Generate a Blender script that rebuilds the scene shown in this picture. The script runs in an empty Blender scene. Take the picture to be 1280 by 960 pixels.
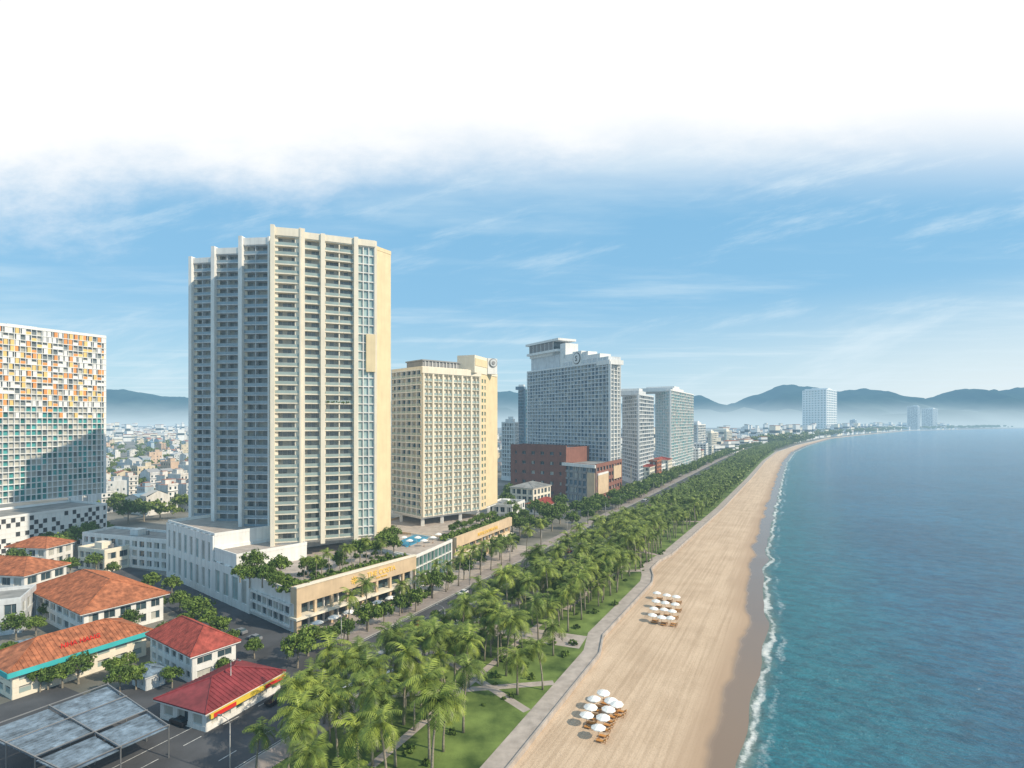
import bpy, math, random
from mathutils import Vector, Matrix, noise
R=random.Random(7)
sc=bpy.context.scene; COL=sc.collection
F=700.; HC=60.; HV=525.
def G(u,v,z=0.):
    y=(HC-z)*F/(v-HV); return Vector(((u-640)/F*y,y,z))
AX=Vector((.4575,.8892,0)); PX=Vector((.8892,-.4575,0))
def ST(s,t,z=0.): return AX*s+PX*t+Vector((0,0,z))
RA=math.atan2(AX.y,AX.x)
def lerpt(tab,x):
    if x<=tab[0][0]: return tab[0][1]
    for (a,b),(c,d) in zip(tab,tab[1:]):
        if x<=c: return b+(d-b)*(x-a)/(c-a)
    (a,b),(c,d)=tab[-2:]; return d+(d-b)/(c-a)*(x-c)
SH=[(900,0),(1200,8),(1500,33),(2100,107),(2753,266),(3927,588),(5490,1507),(9000,8500)]
def shift(s): return lerpt(SH,s) if s>900 else 0.
SHO=[(-400,-12),(60,-11),(120,-9.5),(170,-8.5),(215,-11),(250,-13.5),(370,-15.5),(700,-17.5),(1000,-18),(5000,-18),(9999,-18)]
def shore(s): return lerpt(SHO,s)+shift(s)+(.9*noise.noise(Vector((s*.035,0,7)))*2+.45*math.sin(s*.21+1) if s<900 else 0)
WT=[(-400,-44),(60,-44),(138,-45.5),(150,-48.5),(207,-48.3),(216,-50),(226,-53.2),(240,-53.2),(255,-50.8),(400,-46.5),(624,-44.6),(1200,-45)]
def wall_t(s): return lerpt(WT,min(s,1200))+shift(s)+ (max(0,min(1,(s-1200)/1500))*18 if s>1200 else 0)

# ---------- materials ----------
MATS={}
def hazegroup():  # aerial haze painted into materials as blue emission, stronger with distance
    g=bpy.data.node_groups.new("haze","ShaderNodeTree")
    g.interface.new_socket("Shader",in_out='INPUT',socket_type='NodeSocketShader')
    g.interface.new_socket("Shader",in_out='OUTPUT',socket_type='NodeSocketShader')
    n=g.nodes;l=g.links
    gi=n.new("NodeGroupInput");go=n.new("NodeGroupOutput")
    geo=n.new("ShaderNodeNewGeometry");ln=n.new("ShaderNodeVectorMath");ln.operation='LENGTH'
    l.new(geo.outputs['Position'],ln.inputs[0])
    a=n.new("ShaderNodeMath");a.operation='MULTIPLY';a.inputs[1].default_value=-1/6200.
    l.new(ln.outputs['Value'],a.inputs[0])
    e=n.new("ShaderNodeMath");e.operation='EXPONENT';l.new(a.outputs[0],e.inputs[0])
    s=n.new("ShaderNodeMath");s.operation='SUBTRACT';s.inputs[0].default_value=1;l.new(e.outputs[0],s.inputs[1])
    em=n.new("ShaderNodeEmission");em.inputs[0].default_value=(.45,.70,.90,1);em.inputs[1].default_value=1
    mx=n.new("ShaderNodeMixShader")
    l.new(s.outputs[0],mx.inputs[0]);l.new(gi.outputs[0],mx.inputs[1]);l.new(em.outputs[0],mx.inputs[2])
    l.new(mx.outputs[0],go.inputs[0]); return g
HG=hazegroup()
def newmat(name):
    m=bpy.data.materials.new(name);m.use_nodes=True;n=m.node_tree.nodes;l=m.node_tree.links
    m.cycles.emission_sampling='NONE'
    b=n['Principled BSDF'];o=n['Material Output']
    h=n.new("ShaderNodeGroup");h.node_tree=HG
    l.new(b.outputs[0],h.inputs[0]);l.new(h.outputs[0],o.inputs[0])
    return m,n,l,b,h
def noi(n,l,vec,scale,detail=3,rough=.55,sc3=None,rot=0):
    t=n.new("ShaderNodeTexNoise");t.inputs['Scale'].default_value=scale;t.inputs['Detail'].default_value=detail;t.inputs['Roughness'].default_value=rough
    if rot:
        mp=n.new("ShaderNodeMapping");mp.inputs['Rotation'].default_value=(0,0,rot);l.new(vec,mp.inputs[0]);vec=mp.outputs[0]
    if sc3:
        mp=n.new("ShaderNodeMapping");mp.inputs['Scale'].default_value=sc3;l.new(vec,mp.inputs[0]);vec=mp.outputs[0]
    l.new(vec,t.inputs['Vector']);return t.outputs[0]
def ramp(n,l,fac,stops,interp='LINEAR'):
    r=n.new("ShaderNodeValToRGB");r.color_ramp.interpolation=interp;cr=r.color_ramp
    while len(cr.elements)<len(stops): cr.elements.new(.5)
    for e,(p,c) in zip(cr.elements,stops):
        e.position=p;e.color=(*c,1) if len(c)==3 else c
    l.new(fac,r.inputs[0]);return r.outputs[0]
def mapr(n,l,x,a,b,c=0.,d=1.):
    m=n.new("ShaderNodeMapRange");m.interpolation_type='SMOOTHSTEP'
    for i,v in zip((1,2,3,4),(a,b,c,d)): m.inputs[i].default_value=v
    l.new(x,m.inputs[0]);return m.outputs[0]
def mth(n,l,op,a,b=None):
    m=n.new("ShaderNodeMath");m.operation=op
    for i,x in enumerate((a,b)):
        if x is None: continue
        if isinstance(x,(int,float)): m.inputs[i].default_value=x
        else: l.new(x,m.inputs[i])
    return m.outputs[0]
def mixc(n,l,f,a,b,bt='MIX'):
    m=n.new("ShaderNodeMix");m.data_type='RGBA';m.blend_type=bt
    for s,x in ((m.inputs[0],f),(m.inputs[6],a),(m.inputs[7],b)):
        if isinstance(x,(int,float)): s.default_value=x
        elif isinstance(x,tuple): s.default_value=(*x,1) if len(x)==3 else x
        else: l.new(x,s)
    return m.outputs[2]
def mat(name,c,rough=.75,metal=0,var=.12,vs=.25,streak=0,bump=0,bs=3,spec=.3,orand=0,c2=None):
    if name in MATS: return MATS[name]
    m,n,l,b,h=newmat(name)
    geo=n.new("ShaderNodeNewGeometry");P=geo.outputs['Position']
    lo=tuple(x*(1-var) for x in c);hi=tuple(min(1,x*(1+var)) for x in (c2 or c))
    f=noi(n,l,P,vs,4)
    col=ramp(n,l,f,[(.3,lo),(.7,hi)])
    if streak:
        f2=noi(n,l,P,1.,3,.6,(.9,.9,.07))
        col=mixc(n,l,1.,col,ramp(n,l,f2,[(.3,(1-streak,)*3),(.6,(1,1,1))]),'MULTIPLY')
    if orand:
        oi=n.new("ShaderNodeObjectInfo")
        col=mixc(n,l,1.,col,ramp(n,l,oi.outputs['Random'],[(0,(1-orand,1-orand*.8,1-orand)),(1,(1+orand*.8,1+orand*.6,1))]),'MULTIPLY')
    l.new(col,b.inputs['Base Color']);b.inputs['Roughness'].default_value=rough;b.inputs['Metallic'].default_value=metal
    b.inputs['Specular IOR Level'].default_value=spec
    if bump:
        bp=n.new("ShaderNodeBump");bp.inputs['Strength'].default_value=bump;bp.inputs['Distance'].default_value=.1
        l.new(noi(n,l,P,bs,3),bp.inputs['Height']);l.new(bp.outputs[0],b.inputs['Normal'])
    MATS[name]=m;return m
cream=mat('cream_render',(.78,.71,.58),streak=.10,var=.05)
white=mat('white_render',(.76,.75,.72),streak=.14,var=.06)
bwhite=mat('bright_white_render',(.86,.85,.83),streak=.05,var=.03)
offw=mat('offwhite_render',(.60,.62,.63),streak=.16)
yellow=mat('yellow_render',(.72,.59,.37),streak=.08,var=.06)
tan=mat('tan_stone',(.62,.47,.31),streak=.1)
brown=mat('brown_cladding',(.25,.11,.08),streak=.15)
grey=mat('grey_concrete',(.30,.30,.30),streak=.2)
roofg=mat('roof_deck',(.26,.26,.25),var=.3)
glass=mat('window_glass',(.04,.07,.085),rough=.08,spec=.7,var=.5,vs=.15)
mglass=mat('pale_grey_glass',(.17,.20,.21),rough=.15,spec=.7,var=.4,vs=.15)
gglass=mat('green_glass',(.07,.17,.15),rough=.1,spec=.7,var=.4)
pglass=mat('pale_glass',(.32,.43,.42),rough=.15,spec=.6,var=.25)
bglass=mat('blue_glass',(.06,.13,.19),rough=.1,spec=.7,var=.4)
tglass=mat('teal_glass',(.07,.31,.31),rough=.12,spec=.7,var=.45)
tglass2=mat('dark_teal_glass',(.035,.17,.17),rough=.1,spec=.7,var=.45)
curt=mat('curtain',(.42,.42,.38),rough=.5,spec=.5,var=.2)
frame=mat('window_frame',(.48,.47,.44),rough=.5)
dframe=mat('dark_frame',(.05,.05,.05),rough=.5)
railg=mat('railing_glass',(.30,.38,.36),rough=.12,spec=.7)
railb=mat('shade_blue_railing_glass',(.24,.32,.37),rough=.12,spec=.7)  # railing glass toned bluer and darker to paint in shade
orange=mat('orange_panel',(.72,.31,.10),var=.1)
yel=mat('amber_panel',(.76,.53,.20),var=.1)
wpan=mat('white_panel',(.74,.74,.72),var=.05)
blk=mat('dark_panel',(.05,.055,.06),var=.1)
terra=mat('terracotta_tiles',(.42,.15,.07),var=.4,vs=.6,bump=.8,bs=4,streak=.4)
terra2=mat('red_tiles',(.36,.075,.055),var=.35,vs=.6,bump=.8,bs=4,streak=.35)
maroon=mat('maroon_sheet',(.24,.04,.045),rough=.5,var=.25,streak=.3)
cyan=mat('cyan_trim',(.05,.42,.44))
metal=mat('metal_sheet',(.20,.27,.34),rough=.45,metal=.1,var=.5,vs=.35,streak=.5)
steel=mat('steel',(.3,.3,.3),rough=.4,metal=.6)
wood=mat('timber',(.30,.14,.05))
canvas=mat('white_canvas',(.8,.79,.76),rough=.9,var=.05)
asph=mat('asphalt',(.075,.078,.085),var=.3,vs=.12,rough=.85,bump=.2,bs=6)
pave=mat('paving',(.30,.26,.24),var=.2,vs=.4,bump=.2,bs=2)
pale=mat('pale_paving',(.40,.35,.31),var=.2,vs=.4)
kerbm=mat('kerb_stone',(.4,.39,.37))
paint=mat('road_paint',(.6,.6,.58),var=.35,vs=1.5)
grass=mat('lawn',(.05,.12,.018),var=.55,vs=.12,c2=(.13,.18,.045),bump=.5,bs=3)
soil=mat('town_ground',(.10,.11,.085),var=.5,vs=.03,c2=(.19,.18,.16))
bark=mat('palm_bark',(.26,.23,.18),var=.3,vs=3)
palml=mat('palm_leaf',(.060,.120,.018),rough=.45,var=.5,vs=.5,orand=.35,c2=(.20,.25,.05))
leafm=mat('tree_leaf',(.040,.10,.018),rough=.6,var=.5,vs=.6,orand=.3,c2=(.13,.19,.04))
poolm=mat('pool_water',(.03,.30,.5),rough=.08,spec=.6)
signr=mat('red_sign',(.6,.03,.02)); signy=mat('yellow_sign',(.7,.5,.06)); gold=mat('gold_letters',(.85,.55,.12),rough=.4,var=.05)
tyre=mat('tyre_rubber',(.02,.02,.02))
CARM=[mat('car_paint_white',(.7,.7,.7),rough=.25,spec=.6),mat('car_paint_silver',(.35,.36,.38),rough=.3,metal=.4),mat('car_paint_black',(.02,.02,.025),rough=.2,spec=.6),mat('car_paint_red',(.3,.03,.03),rough=.25,spec=.6)]
def citymat():
    m,n,l,b,h=newmat('town_house_walls');oi=n.new("ShaderNodeObjectInfo")
    c=ramp(n,l,oi.outputs['Random'],[(0,(.66,.64,.6)),(.25,(.55,.57,.57)),(.4,(.6,.52,.38)),(.55,(.7,.69,.66)),(.7,(.38,.47,.53)),(.8,(.6,.44,.32)),(.9,(.66,.66,.66))],'CONSTANT')
    geo=n.new("ShaderNodeNewGeometry")
    f=noi(n,l,geo.outputs['Position'],1.,3,.6,(.5,.5,.1))
    c=mixc(n,l,1.,c,ramp(n,l,f,[(.3,(.7,.68,.65)),(.6,(1,1,1))]),'MULTIPLY')
    l.new(c,b.inputs['Base Color']);b.inputs['Roughness'].default_value=.8;return m
cwall=citymat()
def cityroof():
    m,n,l,b,h=newmat('town_house_roof');oi=n.new("ShaderNodeObjectInfo")
    f=mth(n,l,'FRACT',mth(n,l,'MULTIPLY',oi.outputs['Random'],7.3))
    c=ramp(n,l,f,[(0,(.3,.3,.3)),(.3,(.36,.14,.08)),(.5,(.42,.42,.4)),(.7,(.15,.25,.33)),(.8,(.3,.14,.10)),(.9,(.5,.5,.5))],'CONSTANT')
    l.new(c,b.inputs['Base Color']);b.inputs['Roughness'].default_value=.8;return m
croof=cityroof()

# ---------- mesh builder ----------
class MB:
    def __init__(s): s.v=[];s.f=[];s.m=[]
    def box(s,x0,x1,y0,y1,z0,z1,m=0,M=None):
        k=len(s.v);P=[(x0,y0,z0),(x1,y0,z0),(x1,y1,z0),(x0,y1,z0),(x0,y0,z1),(x1,y0,z1),(x1,y1,z1),(x0,y1,z1)]
        s.v+= [tuple(M@Vector(p)) for p in P] if M is not None else P
        s.f+=[tuple(k+i for i in q) for q in ((0,3,2,1),(4,5,6,7),(0,1,5,4),(1,2,6,5),(2,3,7,6),(3,0,4,7))];s.m+=[m]*6
    def poly(s,pts,m=0):
        k=len(s.v);s.v+=[tuple(p) for p in pts];s.f.append(tuple(range(k,k+len(pts))));s.m.append(m)
    def prism(s,pts,z0,z1,m=0,mt=None):
        k=len(s.v);n=len(pts)
        s.v+=[(p[0],p[1],z0) for p in pts]+[(p[0],p[1],z1) for p in pts]
        for i in range(n):
            j=(i+1)%n;s.f.append((k+i,k+j,k+n+j,k+n+i));s.m.append(m)
        s.f.append(tuple(range(k+n,k+2*n)));s.m.append(m if mt is None else mt)
        s.f.append(tuple(reversed(range(k,k+n))));s.m.append(m)
    def tube(s,pts,rs,seg=7,m=0,cap=True):
        k=len(s.v)
        for i,(p,r) in enumerate(zip(pts,rs)):
            a=pts[max(0,i-1)];b=pts[min(len(pts)-1,i+1)];d=(Vector(b)-Vector(a)).normalized()
            x=d.orthogonal().normalized() if abs(d.z)<.9 else Vector((1,0,0)).cross(d).normalized();y=d.cross(x)
            for j in range(seg):
                t=2*math.pi*j/seg;s.v.append(tuple(Vector(p)+x*math.cos(t)*r+y*math.sin(t)*r))
        for i in range(len(pts)-1):
            for j in range(seg):
                a=k+i*seg+j;b=k+i*seg+(j+1)%seg;s.f.append((a,b,b+seg,a+seg));s.m.append(m)
        if cap:
            s.f.append(tuple(k+(len(pts)-1)*seg+j for j in range(seg)));s.m.append(m)
            s.f.append(tuple(k+j for j in reversed(range(seg))));s.m.append(m)
    def add(s,o,M):
        k=len(s.v);s.v+=[tuple(M@Vector(p)) for p in o.v];s.f+=[tuple(k+i for i in q) for q in o.f];s.m+=o.m
    def mesh(s,name,mats,off=None,smooth=False):
        me=bpy.data.meshes.new(name)
        v=s.v if off is None else [(p[0]-off[0],p[1]-off[1],p[2]-off[2]) for p in s.v]
        me.from_pydata(v,[],s.f)
        for q in mats: me.materials.append(q)
        me.polygons.foreach_set('material_index',s.m)
        if smooth: me.polygons.foreach_set('use_smooth',[True]*len(s.f))
        me.update();return me
def link(name,me,parent=None,M=None):
    o=bpy.data.objects.new(name,me);COL.objects.link(o)
    if parent: o.parent=parent
    if M is not None: o.matrix_local=M
    return o
def top(o,label,cat,group=None):
    o['label']=label;o['category']=cat
    if group:o['group']=group
    return o
def structure(name,mb,mats,smooth=False,off=None):
    o=link(name,mb.mesh(name,mats,smooth=smooth));o['kind']='structure'
    return o

# ---------- buildings ----------
def wtempl(w,h,style,var):
    r=random.Random(var*13+5);b=MB()   # mats: 0 glass 1 curtain 2 frame 3 accent
    if style=='check':
        b.box(0,w,-.32,.05,0,h,3);return b
    n=max(1,round(w/1.5)) if style!='pane' else 1
    for i in range(n):
        x0=w*i/n;x1=w*(i+1)/n
        b.box(x0,x1,.0,.05,0,h,1 if (r.random()<.34 and style!='pane') else 0)
        b.box(x0-.035 if i else 0,x0+.05,-.06,.0,0,h,2)
    b.box(w-.06,w,-.06,0,0,h,2);b.box(.05,w-.06,-.055,0,h-.12,h,2);b.box(.05,w-.06,-.055,0,0,.1,2)
    if style=='panel':
        x0=(0,.3,.0,.15)[var%4];x1=(.7,1,1,.85)[var%4]
        b.box(w*x0,w*x1,-1.0,-.86,0,h*(.5 if var==2 else 1),3)
    return b
def rtempl(w):
    b=MB();b.box(0,w,0,.04,.05,1.0,0);b.box(0,w,-.02,.06,1.0,1.06,1);return b
class Thing:
    def __init__(s,name,label,cat,loc,wmats,group=None):
        s.name=name;s.loc=Vector((loc[0],loc[1],loc[2] if len(loc)>2 else 0))
        s.root=bpy.data.objects.new(name,None);s.root.location=s.loc;COL.objects.link(s.root);top(s.root,label,cat,group)
        s.wall=MB();s.wm=wmats;s.parts={};s.k=0;s.extra=[]
    def part(s,kind,tpl,mats,M,key=None):
        s.parts.setdefault(kind,[]).append((tpl,mats,M))
    def extra_mesh(s,name,mb,mats,smooth=False):
        return link(name,mb.mesh(name,mats,off=s.loc,smooth=smooth),s.root)
    def finish(s):
        if s.wall.v: link('wall',s.wall.mesh('wall',s.wm,off=s.loc),s.root)
        T=Matrix.Translation(-s.loc);cam=Vector((0,0,60))
        for kind,L in s.parts.items():
            L.sort(key=lambda q:(q[2].translation-cam).length)
            cache={}
            cut=100 if len(L)<=100 else 99
            for tpl,mats,M in L[:cut]:
                key=(id(tpl),tuple(q.name for q in mats))
                if key not in cache: cache[key]=tpl.mesh(kind,mats)
                link(kind,cache[key],s.root,T@M)
            if len(L)>cut:
                b=MB();allm=[]
                for tpl,mats,M in L[cut:]:
                    idx=[]
                    for q in mats:
                        if q not in allm: allm.append(q)
                        idx.append(allm.index(q))
                    k=len(b.v);b.v+=[tuple(M@Vector(p)) for p in tpl.v];b.f+=[tuple(k+i for i in q) for q in tpl.f];b.m+=[idx[i] for i in tpl.m]
                o=link(kind+'_rows',b.mesh(kind,allm,off=s.loc),s.root);o['kind']='stuff'
        return s.root
def fmat(A,B):
    return Matrix.Translation((A[0],A[1],0))@Matrix.Rotation(math.atan2(B[1]-A[1],B[0]-A[0]),4,'Z')
def facade(T,A,B,z0,z1,nx,nz,dep=1.2,pier=(.4,.1),slab=(.35,.2),style='slide',rail=True,wm=0,sm=None,gm=None,acc=None,every=1,wfn=None,rm=None):
    T.k+=1;e=T.k*.003;M=fmat(A,B);L=math.hypot(B[0]-A[0],B[1]-A[1]);cw=L/nx;fh=(z1-z0)/nz;pw,pp=pier;sh,sp=slab
    gm=gm or glass;sm=wm if sm is None else sm
    for i in range(nx+1):
        if i%every and i!=nx: w=.12
        else: w=pw
        x0=max(0,i*cw-w/2);x1=min(L,i*cw+w/2)
        if i==0:x1=w*.8
        if i==nx:x0=L-w*.8
        T.wall.box(x0,x1,-pp,dep+.03,z0-sh/2-e,z1+sh/2+e,wm,M)
    for j in range(nz+1):
        z=z0+j*fh+e;T.wall.box(.012,L-.012,-sp,dep+.02,z-sh/2,z+sh/2,sm,M)
    ww=cw-pw if every==1 else cw-.12;wh=fh-sh
    tp=[wtempl(ww,wh,style,v) for v in range(5)];rt=rtempl(ww)
    for j in range(nz):
        for i in range(nx):
            o=(pw if every==1 else .12)/2
            t=R.choice(tp);x=i*cw+o;z=z0+j*fh+sh/2+e
            mats=[gm,curt,frame,acc or frame]
            if wfn:
                st,gm2,ac=wfn(i,j,nx,nz)
                mats=[gm2,curt,frame,ac or frame]
                d=T.__dict__.setdefault('tc2',{})
                kk=(round(ww,3),round(wh,3),st,R.randrange(4))
                if kk not in d: d[kk]=wtempl(ww,wh,st,kk[3])
                t=d[kk]
            T.part('window',t,mats,M@Matrix.Translation((x,dep-.08,z)))
            if rail: T.part('balcony_railing',rt,[rm or railg,frame],M@Matrix.Translation((x,-sp+.12,z)))
def inset(pts,d):
    n=len(pts);out=[]
    for i in range(n):
        a=Vector(pts[i-1][:2]);b=Vector(pts[i][:2]);c=Vector(pts[(i+1)%n][:2])
        e1=(b-a).normalized();e2=(c-b).normalized();n1=Vector((-e1.y,e1.x));n2=Vector((-e2.y,e2.x))
        cr=e1.x*e2.y-e1.y*e2.x
        if abs(cr)<.03: out.append(b+n1*d);continue
        p=b+n1*d;q=b+n2*d;w=q-p;t=(w.x*e2.y-w.y*e2.x)/cr
        out.append(p+e1*t)
    return out
def block(T,pts,z0,z1,specs,dep=1.2,wm=0,roofm=1,parapet=1.1,plainwm=None):
    pts=[Vector((p[0],p[1])) for p in pts]
    T.wall.prism(inset(pts,dep),z0-.1,z1+.12,wm,roofm)
    n=len(pts)
    for i in range(n):
        A=pts[i];B=pts[(i+1)%n];s=specs[i] if i<len(specs) else None
        M=fmat(A,B);L=(B-A).length;T.k+=1;e=T.k*.003
        if s is None: T.wall.box(.0,L,0,dep+.02,z0-.2-e,z1+.15+e,wm if plainwm is None else plainwm,M)
        elif isinstance(s,int): T.wall.box(.0,L,0,dep+.02,z0-.2-e,z1+.15+e,s,M)
        else: facade(T,A,B,z0,z1,dep=dep,**{'wm':wm,**s})
        if parapet: T.wall.box(0,L,-.08-e,.3,z1+.1,z1+parapet+e*2,wm if not isinstance(s,int) else s,M)
def rect(A,B,depth):
    A=Vector((A[0],A[1]));B=Vector((B[0],B[1]));d=(B-A).normalized();n=Vector((-d.y,d.x))
    return [A,B,B+n*depth,A+n*depth]
def hip(mb,pts,z,h,ov=.7,m=0,gable=False,th=.25):
    c=inset(pts,-ov);L1=(c[1]-c[0]).length;L2=(c[2]-c[1]).length
    if L1<L2: c=c[1:]+c[:1];L1,L2=L2,L1
    a,b,cc,d=c;e0=(a+d)/2;e1=(b+cc)/2;ax=(e1-e0).normalized();k=0 if gable else L2*.5
    if k*2>L1: k=L1*.45
    r0=e0+ax*k;r1=e1-ax*k
    V=lambda p,zz:(p.x,p.y,zz)
    mb.poly([V(a,z),V(b,z),V(r1,z+h),V(r0,z+h)],m);mb.poly([V(b,z),V(cc,z),V(r1,z+h)],m)
    mb.poly([V(cc,z),V(d,z),V(r0,z+h),V(r1,z+h)],m);mb.poly([V(d,z),V(a,z),V(r0,z+h)],m)
    mb.prism(c,z-th,z-.004,m)
    for p,q in ((r0,r1),(a,r0),(d,r0),(b,r1),(cc,r1)):
        if p is r0 and q is r1: P=V(p,z+h+.05);Q=V(q,z+h+.05)
        else: P=V(p,z+.05);Q=V(q,z+h+.05)
        mb.tube([P,Q],[.14,.14],5,m)
    for (u0,u1,w0,w1) in ((a,b,r0,r1),(d,cc,r0,r1)):
        n=int(L1/.9)
        for i in range(1,n):
            f=i/n;p=u0.lerp(u1,f);dist=f*L1;kk=k
            g=1 if kk<=dist<=L1-kk else (dist/kk if dist<kk else (L1-dist)/kk)
            tgt_f=min(max((dist-kk)/(L1-2*kk),0),1) if L1>2*kk+.01 else .5
            ridge=w0.lerp(w1,tgt_f);foot=(ridge-p)
            axd=(u1-u0).normalized();perp=foot-axd*foot.dot(axd)
            q=p+perp*g*.97
            mb.tube([V(p,z+.03),V(q,z+h*g*.97+.03)],[.09,.09],3,m,False)
def textmesh(txt,size,ext=.08):
    cu=bpy.data.curves.new('lettering','FONT');cu.body=txt;cu.size=size;cu.extrude=ext;cu.align_x='CENTER';cu.resolution_u=3;cu.offset=size*.012
    ob=bpy.data.objects.new('tmp',cu);COL.objects.link(ob);bpy.context.view_layer.update()
    dg=bpy.context.evaluated_depsgraph_get();me=bpy.data.meshes.new_from_object(ob.evaluated_get(dg))
    bpy.data.objects.remove(ob);return me
def sign(T,txt,size,A,B,x,z,out,m,name='lettering'):
    me=textmesh(txt,size);me.materials.clear();me.materials.append(m)
    for p in me.polygons:p.material_index=0
    M=fmat(A,B)@Matrix.Translation((x,-out,z))@Matrix.Rotation(math.pi/2,4,'X')
    return link(name,me,T.root,Matrix.Translation(-T.loc)@M)
def disc(T,A,B,x,z,out,r,m,name='emblem_disc',th=.3):
    b=MB();M=fmat(A,B)@Matrix.Translation((x,-out,z))
    b.tube([M@Vector((0,0,0)),M@Vector((0,-th,0))],[r,r],32);return T.extra_mesh(name,b,[m])

# ===== tall residential tower =====
Z=128.;ZT=124.6
P=[G(240,320,Z),G(266,318.5,Z),G(268,308,Z),G(300,307,Z),G(302,296,Z),G(337,295,Z),G(340,282.5,Z),G(376,285.5,Z),G(378,289,Z),G(467,300,Z),G(488.5,308,Z),Vector((-56,244,0)),Vector((-72,268,0)),Vector((-138,268,0))]
T=Thing('residential_tower','cream high rise tower with stepped balcony bays above a podium','tower',(-85,225,12),[cream,roofg,yellow,white,offw])
shade=dict(nx=2,nz=33,pier=(.22,.05),slab=(.3,.3),wm=4,sm=4,gm=mglass,rm=railb)  # shade on the stepped left bays painted in: greyer walls, bluer railings
block(T,P,17,ZT,[shade,None,shade,None,shade,None,dict(nx=1,nz=33,pier=(.6,.25),slab=(.42,.3),gm=mglass),None,None,2,2],dep=2.0,wm=0,parapet=1.4)
A=Vector(P[8][:2]);B=Vector(P[9][:2]);d=(B-A).normalized();nrm=Vector((d.y,-d.x))
A2=A+nrm*1.6;B2=B+nrm*1.6;L=(B-A).length
C1=A2+d*(L*.70);C2=A2+d*(L*.76)
facade(T,A2,A2+d*(L*.24),17,ZT,1,33,dep=1.6,pier=(.5,.1),slab=(.42,.4),gm=mglass)
facade(T,A2+d*(L*.30),C1,17,ZT,2,33,dep=1.6,pier=(.4,.1),slab=(.42,.4),gm=mglass)
facade(T,C2,B2,17,ZT,3,33,dep=.6,pier=(.3,.1),slab=(.34,.05),rail=False,gm=pglass,wm=3,style='pane')
M=fmat(A,B)
T.wall.box(L*.70+.01,L*.76-.01,-3.1,.3,15.5,127.4,0,M)
T.wall.box(L*.24+.01,L*.30-.01,-3.0,.2,15.5,127.2,0,M)
T.wall.box(L*.76+.01,L+.3,-1.0,.3,15.6,16.8,0,M)
T.wall.box(0,L+.3,-2.3,.2,ZT+.2,127.1,0,M)
T.wall.box(-1.3,.7,-3.3,.2,15.4,128.0,0,M)
T.wall.box(L*.88,L+.31,-2.3,-.2,78,92,2,M)
T.wall.box(L+.0,L+.9,-2.0,.5,15.7,127.0,0,M)
for a,b in ((0,1),(2,3),(4,5),(6,7)):
    M=fmat(P[a],P[b]);Lb=(Vector(P[b][:2])-Vector(P[a][:2])).length;q=3 if a<6 else 0
    T.wall.box(-.35,1.0,-1.6,9,15,127.4+a*.12,q,M)
    T.wall.box(Lb-.3,Lb+.3,-.9,4,15.1,127.2+a*.12,q,M)
    T.wall.box(1.01,Lb-.31,-.6,1.2,ZT+.2,126.9+a*.12,q,M)
T.wall.prism(inset(P,.4),15.6,16.75,3)
for q in P[:11]:
    q2=Vector((q[0],q[1]));c=q2+(Vector((-90,232))-q2).normalized()*2.5
    T.wall.box(c.x-.8,c.x+.8,c.y-.8,c.y+.8,11.9,15.7,3)
T.wall.prism([(-118,232),(-80,209),(-62,224),(-64,255),(-115,260)],11.9,15.65,3)
T.wall.prism([(-112,240),(-84,222),(-68,234),(-72,255),(-110,256)],ZT,128,0,1)
T.finish()
TERR=[A2+d*(L*(.34+.07*i))+nrm*.0 for i in range(5)]

# ===== podium =====
C=G(365,790);Lp=G(210,720);Rp=G(512,697,12);Q1=Vector((-24,224.6,0));Q2=Vector((-1.2,273,0))
T=Thing('hotel_podium','white and tan stone podium with colonnade and planted roof terrace','podium',(-62,190,0),[white,pale,tan,cream,glass])
mid=C.lerp(Lp,.55)
block(T,[Lp,mid,mid+Vector((38,42,0)),Lp+Vector((35,45,0))],0,20.5,[None,None],dep=.5,wm=0)
facade(T,Lp+Vector((-.35,-.3,0)),mid+Vector((-.35,-.3,0)),1,19.5,8,2,dep=.45,pier=(2.6,.1),slab=(2.6,.04),rail=False,gm=pglass)
m2=mid.lerp(C,.32)
block(T,[mid+Vector((.1,-.1,0)),m2,m2+Vector((16,18,0)),mid+Vector((16.1,18,0))],11.2,15.8,[None,None],dep=.5,wm=0)
block(T,[mid,C,Rp,Rp+Vector((-60,65,0))],0,11,[None,None,None],dep=.5,wm=0,parapet=1.0)
facade(T,mid+Vector((-.4,-.3,0)),mid.lerp(C,.52)+Vector((-.4,-.3,0)),1,11,4,1,dep=.45,pier=(2.4,.1),slab=(2.6,.04),rail=False,gm=pglass)
facade(T,mid.lerp(C,.54)+Vector((-.4,-.3,0)),C+Vector((-.4,-.3,0)),1.5,7.5,7,2,dep=.45,pier=(.4,.1),slab=(.6,.3),rail=False)
fr=(Rp-C);fr.z=0;fr.normalize();fn=Vector((fr.y,-fr.x,0))
A=C+fn*2.2;B=Rp+fn*2.2;LF=math.hypot(B[0]-A[0],B[1]-A[1])
facade(T,C+fn*.7,Rp+fn*.7,0.2,8.2,9,2,dep=.6,pier=(.3,.1),slab=(.3,.1),rail=False,style='pane')
M=fmat(A,B)
T.wall.box(-.6,LF+.1,-1,2.0,8.4,13.0,2,M)
T.wall.box(-.8,LF+.2,-1.25,.3,13.01,13.4,3,M)
T.wall.box(-1.2,LF+.2,-1.8,2.1,4.1,4.7,3,M)
for i in range(9):
    x=LF*i/8; T.wall.box(max(-.5,x-.4),min(LF,x+.4),-.8,-.0,0,8.38,2,M)
T.wall.box(-.58,.9,-.95,.4,0,8.39,2,M)
A3=Rp+Vector((1.5,2,0))
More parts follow.
